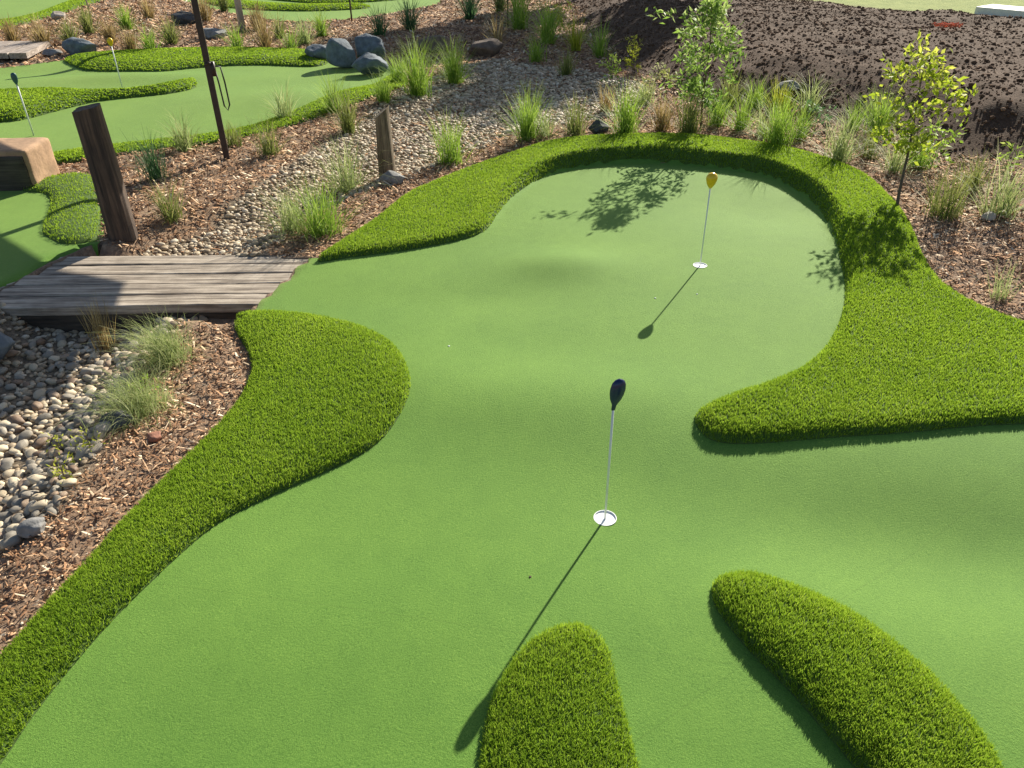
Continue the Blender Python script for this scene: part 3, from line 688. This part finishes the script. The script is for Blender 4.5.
# ------------------------------------------------------------------ timber bridge
def plank(x0, x1, y0, y1, z0, z1, seed, cut0=0, cut1=0):
    r = random.Random(seed); mb = MB(); n = 26; sec = [(y0, z0), (y1, z0), (y1, z1-.006), (y1-.007, z1), (y0+.007, z1), (y0, z1-.006)]
    for i in range(n+1):
        t = i/n; x = x0+(x1-x0)*t
        for (y, z) in sec:
            e0 = cut0*(y-y0)/(y1-y0)*(1-t); wob = .006*math.sin(x*3.1+seed)+r.uniform(-.0025, .0025)
            mb.v.append((x+(cut0*(y-y0)*(1-t))+(cut1*(y-y0)*t), y+wob*(1 if y == y0 or y == y1 else .6), z+(.004*math.sin(x*2+seed*2)+r.uniform(-.0012, .0012))))
    k = len(sec)
    for i in range(n):
        for j in range(k): mb.f.append((i*k+j, i*k+(j+1) % k, (i+1)*k+(j+1) % k, (i+1)*k+j))
    mb.f.append(tuple(range(k))[::-1]); mb.f.append(tuple(n*k+j for j in range(k)))
    return mb
yF = float(g0(190, 254)[1]); yN = float(g0(130, 305)[1])
cF = g0(305, 263); cN = g0(240, 320)
br = thing('timber_bridge', 'low weathered timber sleeper bridge crossing the dry creek to the main green', 'bridge', (0, 0, 0))
allp = MB(); N = 5; wdt = (yF-yN)/N
for k in range(N):
    y0 = yN+k*wdt; t0 = (y0+wdt*.5-yN)/(yF-yN)
    xr = cN[0]+(cF[0]-cN[0])*t0+.10; xl = g0(-40, 300)[0] if k < 2 else (g0(0, 292)[0]-.05 if k == 2 else g0(55, 262)[0]-.02)
    p = plank(xl, xr+.05*random.Random(k).random(), y0+.006, y0+wdt-.008, -.08, -.010+.004*random.Random(k+4).random(), k+3); allp.add(p.v, p.f)
allp.build('deck', M_DECK, br, smooth=False)
p = plank(g0(-60, 300)[0], cN[0]+.02, yN+.015, yN+.075, -.24, -.079, 11); p.build('bearer', M_BEAM, br, smooth=False)
p = plank(g0(20, 300)[0], cF[0]+.0, yF-.09, yF-.03, -.24, -.079, 12); p.build('bearer', M_BEAM, br, smooth=False)
# distant deck, top left
dA = g0(-60, 58); dB = g0(46, 60)
fd = thing('timber_deck', 'pale timber deck boards at the far left end of the second green', 'deck', (0, 0, 0))
mb = MB()
for k in range(7):
    x0 = dB[0]-.2-k*.36
    mb.add([(x0-.33, dB[1]-.25, -.05), (x0, dB[1]-.25, -.05), (x0-.30, dB[1]+1.25, -.05), (x0-.63, dB[1]+1.25, -.05), (x0-.33, dB[1]-.25, .05), (x0, dB[1]-.25, .05), (x0-.30, dB[1]+1.25, .05), (x0-.63, dB[1]+1.25, .05)],
           [(0, 1, 2, 3)[::-1], (4, 5, 6, 7), (0, 1, 5, 4), (1, 2, 6, 5), (2, 3, 7, 6), (3, 0, 4, 7)])
M_DECK2 = wood('pale_deck_wood', (.30, .24, .20), (.50, .42, .36), 1, 1)
mb.build('deck', M_DECK2, fd, smooth=False).location = (0, 0, .12)

# ------------------------------------------------------------------ posts
def post_mesh(w0, w1, h, seed, n=16, seg=14, sq=.35, lean=(0, 0), topcut=.02):
    mb = MB(); r = random.Random(seed)
    ph = [r.uniform(-1, 1) for _ in range(n)]
    for i in range(seg+1):
        t = i/seg; w_ = w0+(w1-w0)*t
        for j in range(n):
            a = 2*math.pi*j/n; c, s = math.cos(a), math.sin(a); k = 1/max(abs(c), abs(s)); rr = w_*((1-sq)+sq*k)*(1+.05*ph[j]+.03*math.sin(a*3+t*5+seed))*(1+.25*math.exp(-t*9)*(.5+.5*ph[(j*3) % n]) if sq < .5 else 1)
            mb.v.append((rr*c+lean[0]*t, rr*s+lean[1]*t, h*t+(topcut*c*t if i == seg else 0)))
    for i in range(seg):
        for j in range(n): mb.f.append((i*n+j, i*n+(j+1) % n, (i+1)*n+(j+1) % n, (i+1)*n+j))
    mb.f.append(tuple(seg*n+j for j in range(n))); return mb
p = G(122, 238)
o = post_mesh(.115, .105, 1.16, 3, 20, 16, .75).build('timber_post', M_POST, smooth=False, label='thick dark timber post standing at the far corner of the sleeper bridge', category='post')
o.location = (p[0], p[1]+.05, p[2]-.02); o.rotation_euler = (0, 0, .25)
p = G(388, 178)
o = post_mesh(.095, .075, .74, 8, 18, 14, .4, topcut=.06).build('split_stump', M_STUMP, smooth=False, label='short weathered split timber stump standing among the creek stones', category='post')
o.location = (p[0], p[1], p[2]-.03)
# steel post
p = G(227, 159)
sp = thing('steel_post', 'slim black steel post rising out of the mulch bed left of the creek', 'post', (p[0], p[1], p[2]-.05), rz=.3)
mb = MB(); mb.tube([(0, 0, 0), (0, 0, 3.3)], .047, 4, sq=True); mb.build('pole', M_BLACK, sp, smooth=False)
mb = MB(); mb.tube([(.05, -.02, .98), (.05, -.02, 1.13)], .028, 6); mb.tube([(.05, -.02, 1.1), (.02, -.06, 1.13), (-.03, -.06, 1.1)], .012, 6); mb.build('cleat', M_BLACK, sp)
mb = MB(); mb.tube([(.06, 0, 1.08), (.13, 0, 1.07), (.145, 0, .9), (.15, 0, .66), (.12, 0, .6), (.09, 0, .65), (.08, 0, .9), (.07, 0, 1.02)], .009, 6); mb.build('rope_loop', M_ROPE, sp)
p = G(243, 32)
gp = thing('grey_post', 'pale grey steel post in front of the farthest green', 'post', (p[0], p[1], p[2]-.05))
mb = MB(); mb.tube([(0, 0, 0), (0, 0, 3.0)], .075, 12); mb.build('pole', M_GALV, gp)
mb = MB(); mb.tube([(0, 0, 3.0), (0, 0, 3.03)], .08, 12); mb.build('cap', M_BLACK, gp)
# cloth sheet added out of view, cut to cast the shadow over the bridge
sa = [g0(*q)+SD*5.2 for q in [(-140, 150), (46, 266), (124, 281), (106, 336), (20, 372), (-140, 470)]]
mb = MB(); n = len(sa); mb.add([q for q in sa]+[q+np.array([0, 0, -.012]) for q in sa], [tuple(range(n)), tuple(range(n, 2*n))[::-1]]+[(i, (i+1) % n, n+(i+1) % n, n+i) for i in range(n)])
mb.build('shadow_caster', M_CASTER, smooth=False, label='unseen grey cloth sheet added overhead to cast the shadow on the bridge', category='shadow caster')

# ------------------------------------------------------------------ pins
def pin(px, py, h, kind, label, cupped=True, z=None, stick=.0055):
    p = G(px, py); zz = float(T(np.array([p[0]]), np.array([p[1]]), False)[0])+.006
    t = thing('hole_pin', label, 'golf pin', (p[0], p[1], zz), 'golf pins on the greens')
    z0 = -.022 if cupped else 0
    top = h-(.13 if kind != 'club' else .14)
    mb = MB(); mb.tube([(0, 0, z0), (0, 0, top+.01)], stick, 10); mb.build('stick', M_WHITE, t)
    if kind == 'navy' or kind == 'teal':
        pr = [(.008, 0), (.011, .004), (.012, .022), (.018, .034), (.030, .052), (.038, .078), (.040, .100), (.036, .122), (.026, .136), (.012, .143), (0, .145)]
        hd = lathe(pr, 24, .55)
    else:
        pr = [(.008, 0), (.014, .006), (.022, .018), (.034, .040), (.042, .068), (.043, .088), (.036, .108), (.022, .120), (.008, .125), (0, .126)]
        hd = lathe(pr, 24, .85)
    o = hd.build('topper', {'navy': M_NAVY, 'teal': M_TEAL, 'yellow': M_YEL}[kind], t); o.location = (0, 0, top-.02); o.scale = (.92, 1, 1.18) if kind != 'yellow' else (1.05, 1.05, 1.0); o.rotation_euler = (R_(4), R_(6) if kind == 'navy' else 0, .3)
    if cupped:
        r = .0545; c = lathe([(r+.0035, .0015), (r+.003, .003), (r-.001, .003), (r-.0015, -.003), (.03, -.004), (.012, -.003), (0.0, -.003)], 32)
        c.build('cup', M_WHITE, t, smooth=False)
    return t
T_p = G
pin(605, 519, .80, 'navy', 'white hole pin with a navy blue topper in the nearer cup of the main green')
pin(700, 266, .80, 'yellow', 'white hole pin with a yellow rounded topper in the farther cup of the main green')
pin(34, 136, .76, 'teal', 'white hole pin with a dark teal topper on the second green behind the sandstone block', False, stick=.009)
pin(123, 90, .80, 'yellow', 'white hole pin with a yellow topper near the back of the second green', False, stick=.009)

# ------------------------------------------------------------------ grass plants
def tuft(px, py, hpx, kind, label, n=110, spread=.55, droop=.5, wmul=1.0, lean=(0, 0), foot=.05, seedheads=0):
    p = G(px, py); D = float(np.linalg.norm(p-[0, 0, CAM_H])); q0 = random.Random(int(px*7+py)); h = hpx*D/CAM_F*1.02*q0.uniform(.9, 1.12); n = int(n*q0.uniform(1.1, 1.9)); spread *= q0.uniform(.85, 1.25); droop *= q0.uniform(.8, 1.5)
    r = np.random.default_rng(int(px*13+py*7+999)); seg = 5; V = []; F = []; S = []; RV = []
    wd = max(.0040, D*.00072)*wmul
    for b in range(n):
        a = r.uniform(0, 2*math.pi); out = abs(r.normal(0, spread)); L = h*r.uniform(.6, 1.12)*(1.05 if out < .5 else 1)
        x0 = r.normal(0, foot); y0 = r.normal(0, foot); c, s = math.cos(a), math.sin(a)
        ang = min(out, 1.25); dr = droop*r.uniform(.4, 1.5); q = np.array([x0, y0, -.01]); base = len(V); side = np.array([-s, c, 0])
        sa_ = r.uniform(-.8, .8); side = np.array([-math.sin(a+sa_), math.cos(a+sa_), 0]); w0 = wd*r.uniform(.6, 1.3)
        for k in range(seg+1):
            t = k/seg; ww = w0*(1-t**1.8)*.5+.0004
            V.append(q-side*ww); V.append(q+side*ww)
            th = ang+dr*t*t*1.6; q = q+np.array([c*math.sin(th)+lean[0]*t, s*math.sin(th)+lean[1]*t, math.cos(th)])*L/seg
        for k in range(seg): i = base+2*k; F += [i, i+1, i+3, i+2]; S.append(4)
        rv = np.clip(r.beta(2, 2)+.15*(out-.4)+(.45 if r.random() < .15 else 0), 0, 1)
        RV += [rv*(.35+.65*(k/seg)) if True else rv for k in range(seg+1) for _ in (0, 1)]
    me = npmesh('grass_plant', np.array(V), F, S, np.array(RV))
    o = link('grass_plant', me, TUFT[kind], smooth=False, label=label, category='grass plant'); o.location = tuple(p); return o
TL = [
 (186, 150, 36, 'pale', 'wispy green grass plant beside the second green, left of the black steel post'),
 (157, 180, 40, 'deep', 'bluish green grass plant between the thick timber post and the black steel post'),
 (172, 219, 34, 'olive', 'small yellow-tipped grass plant in the mulch right of the thick timber post'),
 (270, 155, 32, 'olive', 'olive grass plant just right of the black steel post foot'),
 (285, 120, 38, 'pale', 'pale wispy grass plant overhanging the second green right of the black steel post'),
 (295, 230, 52, 'pale', 'broad pale grass plant above the bridge, leaning over the creek stones'),
 (322, 234, 48, 'lime', 'bright green grass plant against the right side of the broad pale one above the bridge'),
 (347, 190, 54, 'pale', 'pale green grass plant left of the split stump'),
 (349, 133, 38, 'olive', 'dark olive grass plant between the boulders and the split stump'),
 (334, 112, 34, 'lime', 'green grass plant on the rim of the second green in front of the boulders'),
 (418, 96, 52, 'lime', 'large lime grass plant, left of the pair beside the head of the creek'),
 (455, 84, 44, 'lime', 'lime grass plant, right of the pair beside the head of the creek'),
 (400, 84, 30, 'lime', 'small lime grass plant tucked behind the pair, next to the boulders'),
 (452, 163, 52, 'lime', 'lone lime grass plant in the pale creek stones right of the split stump'),
 (527, 140, 44, 'lime', 'lime grass plant at the far left of the row behind the main green'),
 (545, 137, 38, 'pale', 'pale grass plant second in the row behind the main green'),
 (575, 136, 36, 'olive', 'narrow olive grass plant just left of the dark pointed rock'),
 (625, 134, 44, 'lime', 'full green grass plant just right of the dark pointed rock'),
 (662, 132, 30, 'straw', 'straw brown grass plant left of the leafy sapling behind the green'),
 (688, 134, 42, 'olive', 'olive grass plant under the leafy sapling behind the green'),
 (740, 131, 36, 'lime', 'lime grass plant right of the leafy sapling, beside the largest clump'),
 (778, 147, 52, 'lime', 'largest arching lime grass clump behind the yellow pin'),
 (755, 108, 30, 'lime', 'lime grass plant on the soil edge behind the largest clump'),
 (808, 112, 38, 'pale', 'sparse grass plant at the foot of the soil bank right of the largest clump'),
 (838, 162, 44, 'pale', 'pale grass plant with a dark base right of the largest clump'),
 (875, 135, 42, 'lime', 'spiky lime grass plant left of the yellow-green tree on the soil edge'),
 (893, 172, 40, 'pale', 'pale grass plant behind the trunk of the yellow-green sapling'),
 (942, 217, 50, 'olive', 'olive grass plant right of the yellow-green tree, left of the pale stone'),
 (998, 215, 52, 'pale', 'pale grass plant at the right edge beside the pale stone'),
 (970, 190, 34, 'olive', 'low olive grass plant between the two beside the pale stone'),
 (918, 168, 30, 'lime', 'lime grass plant under the crown of the yellow-green sapling'),
 (852, 130, 28, 'lime', 'small lime grass plant high on the soil edge left of the yellow-green sapling'),
 (520, 30, 46, 'lime', 'tall lime grass plant at the top centre before the soil'),
 (548, 45, 44, 'lime', 'lime grass plant right of the tall one at the top centre'),
 (500, 12, 36, 'olive', 'olive grass plant in the shade at the top centre'),
 (575, 52, 34, 'yellow', 'yellow-green grass plant on the edge of the dark soil bank'),
 (600, 58, 32, 'lime', 'upright green grass plant right of the yellow-green one by the soil bank'),
 (470, 20, 36, 'deep', 'dark green grass plant in the shade left of the top centre'),
 (152, 54, 26, 'lime', 'lime grass plant behind the second green, left of the black steel post'),
 (172, 44, 22, 'olive', 'olive grass plant behind the second green close to the black steel post'),
 (112, 44, 22, 'straw', 'straw coloured grass plant behind the dark blue boulder'),
 (45, 48, 24, 'straw', 'straw brown grass plant behind the far timber deck'),
 (90, 34, 20, 'olive', 'olive grass plant beside the sloping green at the top left'),
 (238, 50, 26, 'lime', 'lime grass plant at the foot of the grey post'),
 (266, 50, 36, 'straw', 'tall straw grass plant right of the grey post'),
 (292, 52, 28, 'lime', 'lime grass plant between the tall straw one and the boulders'),
 (305, 44, 26, 'pale', 'pale grass plant behind the left boulder'),
 (206, 22, 26, 'straw', 'straw grass plant high up right of the black steel post'),
 (150, 20, 20, 'straw', 'straw grass plant above the second green at the top left'),
 (380, 36, 26, 'deep', 'dark grass plant in the shade behind the boulders'),
 (716, 126, 34, 'lime', 'lime grass plant between the leafy sapling and the yellow pin, in the back row'),
 (764, 138, 34, 'pale', 'pale grass plant hugging the left side of the largest clump'),
 (798, 140, 32, 'lime', 'lime grass plant hugging the right side of the largest clump'),
 (728, 106, 30, 'olive', 'olive grass plant on the soil edge right of the leafy sapling'),
 (778, 112, 28, 'yellow', 'yellowish grass plant behind the largest clump, right of the half-buried rock'),
 (645, 104, 28, 'pale', 'pale grass plant at the soil edge left of the leafy sapling'),
 (606, 112, 24, 'straw', 'short straw grass plant behind the dark pointed rock'),
 (868, 158, 30, 'olive', 'olive grass plant between the pale dark-based one and the yellow-green tree'),
 (498, 50, 30, 'straw', 'straw grass plant behind the broad brown rock'),
 (536, 62, 26, 'lime', 'short lime grass plant at the top end of the creek stones'),
 (566, 76, 24, 'olive', 'small olive grass plant at the soil end of the creek stones'),
 (128, 30, 20, 'lime', 'small lime grass plant in the bed behind the yellow far pin'),
 (225, 12, 22, 'olive', 'olive grass plant left of the grey post, high in the bed'),
 (258, 30, 24, 'straw', 'straw tuft behind the tall straw plant right of the grey post'),
 (280, 38, 20, 'olive', 'small olive tuft below the farthest green'),
 (322, 36, 22, 'lime', 'small lime tuft behind the boulders below the farthest green'),
 (14, 44, 20, 'straw', 'straw tuft at the top left edge behind the far deck'),
 (72, 44, 18, 'olive', 'small olive tuft beside the dark blue boulder'),
 (132, 52, 18, 'straw', 'small straw tuft right of the dark blue boulder'),
 (384, 102, 30, 'lime', 'lime grass plant on the mulch just left of the large lime one'),
 (235, 146, 20, 'olive', 'tiny olive tuft at the foot of the black steel post'),
 (410, 30, 28, 'deep', 'dark green grass plant in the shade right of the boulders'),
]
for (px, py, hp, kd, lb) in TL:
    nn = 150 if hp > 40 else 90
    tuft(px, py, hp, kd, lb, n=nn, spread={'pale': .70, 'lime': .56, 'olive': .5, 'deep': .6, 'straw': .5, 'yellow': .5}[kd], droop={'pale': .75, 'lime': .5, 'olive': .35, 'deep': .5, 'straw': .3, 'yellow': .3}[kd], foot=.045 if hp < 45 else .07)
tuft(107, 352, 52, 'straw', 'stiff straw brown reed clump in front of the bridge', n=46, spread=.14, droop=.12, foot=.03)
tuft(168, 362, 50, 'pale', 'fine drooping grass sweeping left below the bridge end', n=420, spread=.6, droop=1.0, lean=(-.6, .05), wmul=.7, foot=.05)
tuft(140, 410, 50, 'pale', 'mound of fine drooping grass beside the near creek pebbles', n=520, spread=.75, droop=1.1, lean=(-.3, -.1), wmul=.7, foot=.08)
tuft(998, 300, 38, 'pale', 'thin sparse plant in the mulch at the right edge near the turf', n=34, spread=.35, droop=.3, wmul=.8, foot=.03)

# ------------------------------------------------------------------ leafy plants and saplings
def leaf_verts(c, d, L, Wd, r):
    d = d/np.linalg.norm(d); s = np.cross(d, r.normal(size=3)); s /= np.linalg.norm(s)+1e-9; u = np.cross(d, s)
    return [c, c+d*L*.45+s*Wd*.5+u*L*.04, c+d*L-u*L*.10, c+d*L*.45-s*Wd*.5+u*L*.04]
def sapling(name, px, py, h, lean, lm, label, cat='tree', crown=(.3, .3), c0=.45, nl=700, leaf=(.06, .022), trunk=.012, seed=1, limbs=14, up=.9, at=None, cshape=None):
    p = G(px, py) if at is None else at; r = np.random.default_rng(seed)
    t = thing(name, label, cat, tuple(p)); mb = MB()
    def tp(s): return np.array([lean[0]*s**1.2+.02*math.sin(s*7+seed)*h*.4, lean[1]*s+.02*math.cos(s*6)*h*.4, h*s])
    mb.tube([tp(s) for s in np.linspace(-.02, 1, 40)], [trunk*(1-.75*s) for s in np.linspace(0, 1, 40)], 8)
    ends = []
    for k in range(limbs):
        s = c0+(1-c0)*(k+.5)/limbs*.95; a = k*2.4+r.uniform(-.4, .4); b = tp(s); prof = math.sin(math.pi*min(1, (s-c0)/(1-c0)*.85+.15))**.7
        if cshape: prof *= cshape(s)
        R = crown[0]*prof*r.uniform(.6, 1.15)
        e = b+np.array([math.cos(a)*R, math.sin(a)*R, R*up*r.uniform(.3, 1.1)]); m = (b+e)/2
        mb.tube([b, m, e], [trunk*.45*(1.1-s), trunk*.32*(1.1-s), trunk*.15*(1.1-s)], 5)
        for q in range(3):
            f = r.uniform(.35, .9); bb = b*(1-f)+e*f; ee = bb+r.normal(0, .32*R+.02, 3)*[1, 1, .7]; mb.tube([bb, ee], [trunk*.14, trunk*.06], 4); ends.append((bb, ee, R))
        ends.append((b, e, R)); 
    ends.append((tp(.85), tp(1.02), crown[0]*.4))
    mb.build('trunk', M_BARK, t)
    V = []; F = []; RV = []
    for k in range(nl):
        bb, ee, R = ends[int(r.integers(len(ends)))]; f = min(1.02, r.beta(2.4, 1.1)); c = bb*(1-f)+ee*f+r.normal(0, .045*h*.4+.01, 3)
        d = (ee-bb)/(np.linalg.norm(ee-bb)+1e-6)+r.normal(0, .8, 3)+np.array([0, 0, .1]); L = leaf[0]*r.uniform(.6, 1.25)
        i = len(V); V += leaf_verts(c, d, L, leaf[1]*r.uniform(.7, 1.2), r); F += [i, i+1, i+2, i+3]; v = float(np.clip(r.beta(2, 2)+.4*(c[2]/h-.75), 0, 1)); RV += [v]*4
    me = npmesh('crown', np.array(V), F, [4]*nl, np.array(RV)); link('crown', me, lm, t, smooth=False)
    return t
sapling('sapling', 898, 213, 1.20, (.40, .98), M_LEAFY, 'young yellow-green tree with a thin leaning trunk at the right', crown=(.42, .3), c0=.30, nl=800, leaf=(.072, .034), trunk=.016, seed=5, limbs=16)
sapling('sapling', 700, 130, 1.52, (-.16, -.52), M_LEAFG, 'slender mid-green sapling standing behind the yellow pin', crown=(.42, .45), c0=.15, nl=1500, leaf=(.085, .030), trunk=.014, seed=9, limbs=20)
def sprig(px, py, h, lm, label, nl=60, crown=.12, seed=1, leaf=(.03, .012)):
    return sapling('shrub', px, py, h, (0, 0), lm, label, 'shrub', (crown, crown), .1, nl, leaf, .004, seed, 7)
sprig(61, 452, .10, TUFT['yellow'], 'tiny yellow-green seedling in the pebbles, left of its pair', 40, .05, 1)
sprig(92, 452, .13, TUFT['yellow'], 'tiny yellow-green seedling in the pebbles nearest the dark stone', 46, .05, 2)
sprig(66, 480, .12, TUFT['yellow'], 'tiny bright seedling at the lower edge of the creek pebbles', 60, .06, 3)
sprig(150, 402, .14, TUFT['lime'], 'small leafy seedling at the edge of the mulch below the drooping grass', 60, .07, 4)
sprig(632, 76, .55, TUFT['yellow'], 'small upright yellow-green shrub against the dark soil bank', 170, .16, 5, (.07, .022))
sprig(612, 88, .40, TUFT['lime'], 'low leafy shrub in front of the upright yellow-green one by the soil bank', 140, .2, 6, (.07, .022))
sprig(657, 84, .26, TUFT['pale'], 'tiny grey-green seedling on the dark soil bank', 60, .12, 7, (.05, .018))
sprig(1003, 176, .32, TUFT['lime'], 'small pale-tipped shrub at the right edge against the soil', 60, .10, 8, (.07, .02))
sprig(560, 38, .55, TUFT['yellow'], 'yellow-green leafy shrub between the lime grasses at the top centre', 220, .3, 9, (.09, .03))
sprig(930, 172, .45, TUFT['lime'], 'low green shrub behind the yellow-green tree trunk', 160, .28, 10, (.07, .026))
sprig(815, 128, .22, TUFT['deep'], 'dark low shrub at the foot of the soil bank', 120, .22, 11, (.06, .03))
sprig(660, 110, .5, TUFT['olive'], 'olive shrub left of the mid-green sapling', 150, .25, 12, (.07, .022))
# tall trees beyond the top of the picture, whose shade reaches the far beds
def bigtree(x, y, h, R, seed, label):
    sapling('shade_tree', 0, 0, h, (.2, .1), M_LEAFG, label, 'tree', (R, R), .52, 3600, (.42, .22), .14, seed, 22, at=np.array([x, y, 0.0]))
bigtree(3.9, 27.8, 7.4, 1.9, 31, 'tall leafy tree beyond the far beds, left of the lawn')
bigtree(7.8, 27.0, 9.4, 1.9, 32, 'tall leafy tree beyond the soil bank, on the lawn edge')

# ------------------------------------------------------------------ far right: white kerb, orange netting, thin stakes
a = G(974, 14); b = G(1100, 26)
mb = MB(); d = (b-a)[:2]; d = d/np.linalg.norm(d); nrm = np.array([-d[1], d[0]]); L = 9
q = [a[:2], a[:2]+d*L, a[:2]+d*L+nrm*.8, a[:2]+nrm*.8]; zb = float(a[2])
mb.add([(*k, zb-.2) for k in q]+[(*k, zb+.16) for k in q], [(3, 2, 1, 0), (4, 5, 6, 7), (0, 1, 5, 4), (1, 2, 6, 5), (2, 3, 7, 6), (3, 0, 4, 7)])
mb.build('concrete_kerb', M_KERB, smooth=False, label='white concrete kerb lying along the lawn edge at the top right', category='kerb')
def netting(px, py, s, seed, label):
    p = G(px, py); r = np.random.default_rng(seed); mb = MB(); n = 9
    pts = [[(i*s/n-s/2+r.normal(0, .012), (j*s*.5/n-s/4)+r.normal(0, .012), .05+.07*r.random()) for j in range(n)] for i in range(n)]
    for i in range(n): mb.tube(pts[i], .008, 4)
    for j in range(n): mb.tube([pts[i][j] for i in range(n)], .008, 4)
    o = mb.build('safety_netting', M_ORANGE, smooth=False, label=label, category='netting'); o.location = tuple(p)
netting(943, 20, .5, 1, 'crumpled orange safety netting on the far dirt, farther piece')
netting(947, 30, .45, 2, 'crumpled orange safety netting on the far dirt, nearer piece')
def stake(px, py, h, r_, m, label):
    p = G(px, py); mb = MB(); mb.tube([(0, 0, 0), (0, 0, h)], r_, 6); o = mb.build('stake', m, label=label, category='stake'); o.location = tuple(p)
stake(352, 22, .9, .02, M_POST, 'thin dark stake at the edge of the farthest green')
stake(91, 18, .8, .02, M_DECK2, 'thin pale stake in the mulch at the top left')
stake(508, 28, .9, .015, M_POST, 'thin dark stake among the lime grasses at the top centre')

for px, py, m, lb in ((449, 347, M_WHITE, 'tiny white fleck on the main green between the left turf strip and the pins'), (655, 299, M_WHITE, 'tiny white fleck on the green left of the farther cup shadow'),
                      (697, 295, M_WHITE, 'tiny white fleck on the green just below the farther cup'), (530, 578, M_BARK, 'tiny brown bark crumb on the green left of the nearer pin shadow')):
    p = G(px, py); v, f = rock_mesh(int(px), (.008, .006, .004), .5, 5, 1)
    o = link('fleck', npmesh('fleck', v, f.ravel(), np.full(len(f), 3)), m, label=lb, category='debris', smooth=False); o.location = (p[0], p[1], p[2]+.008)
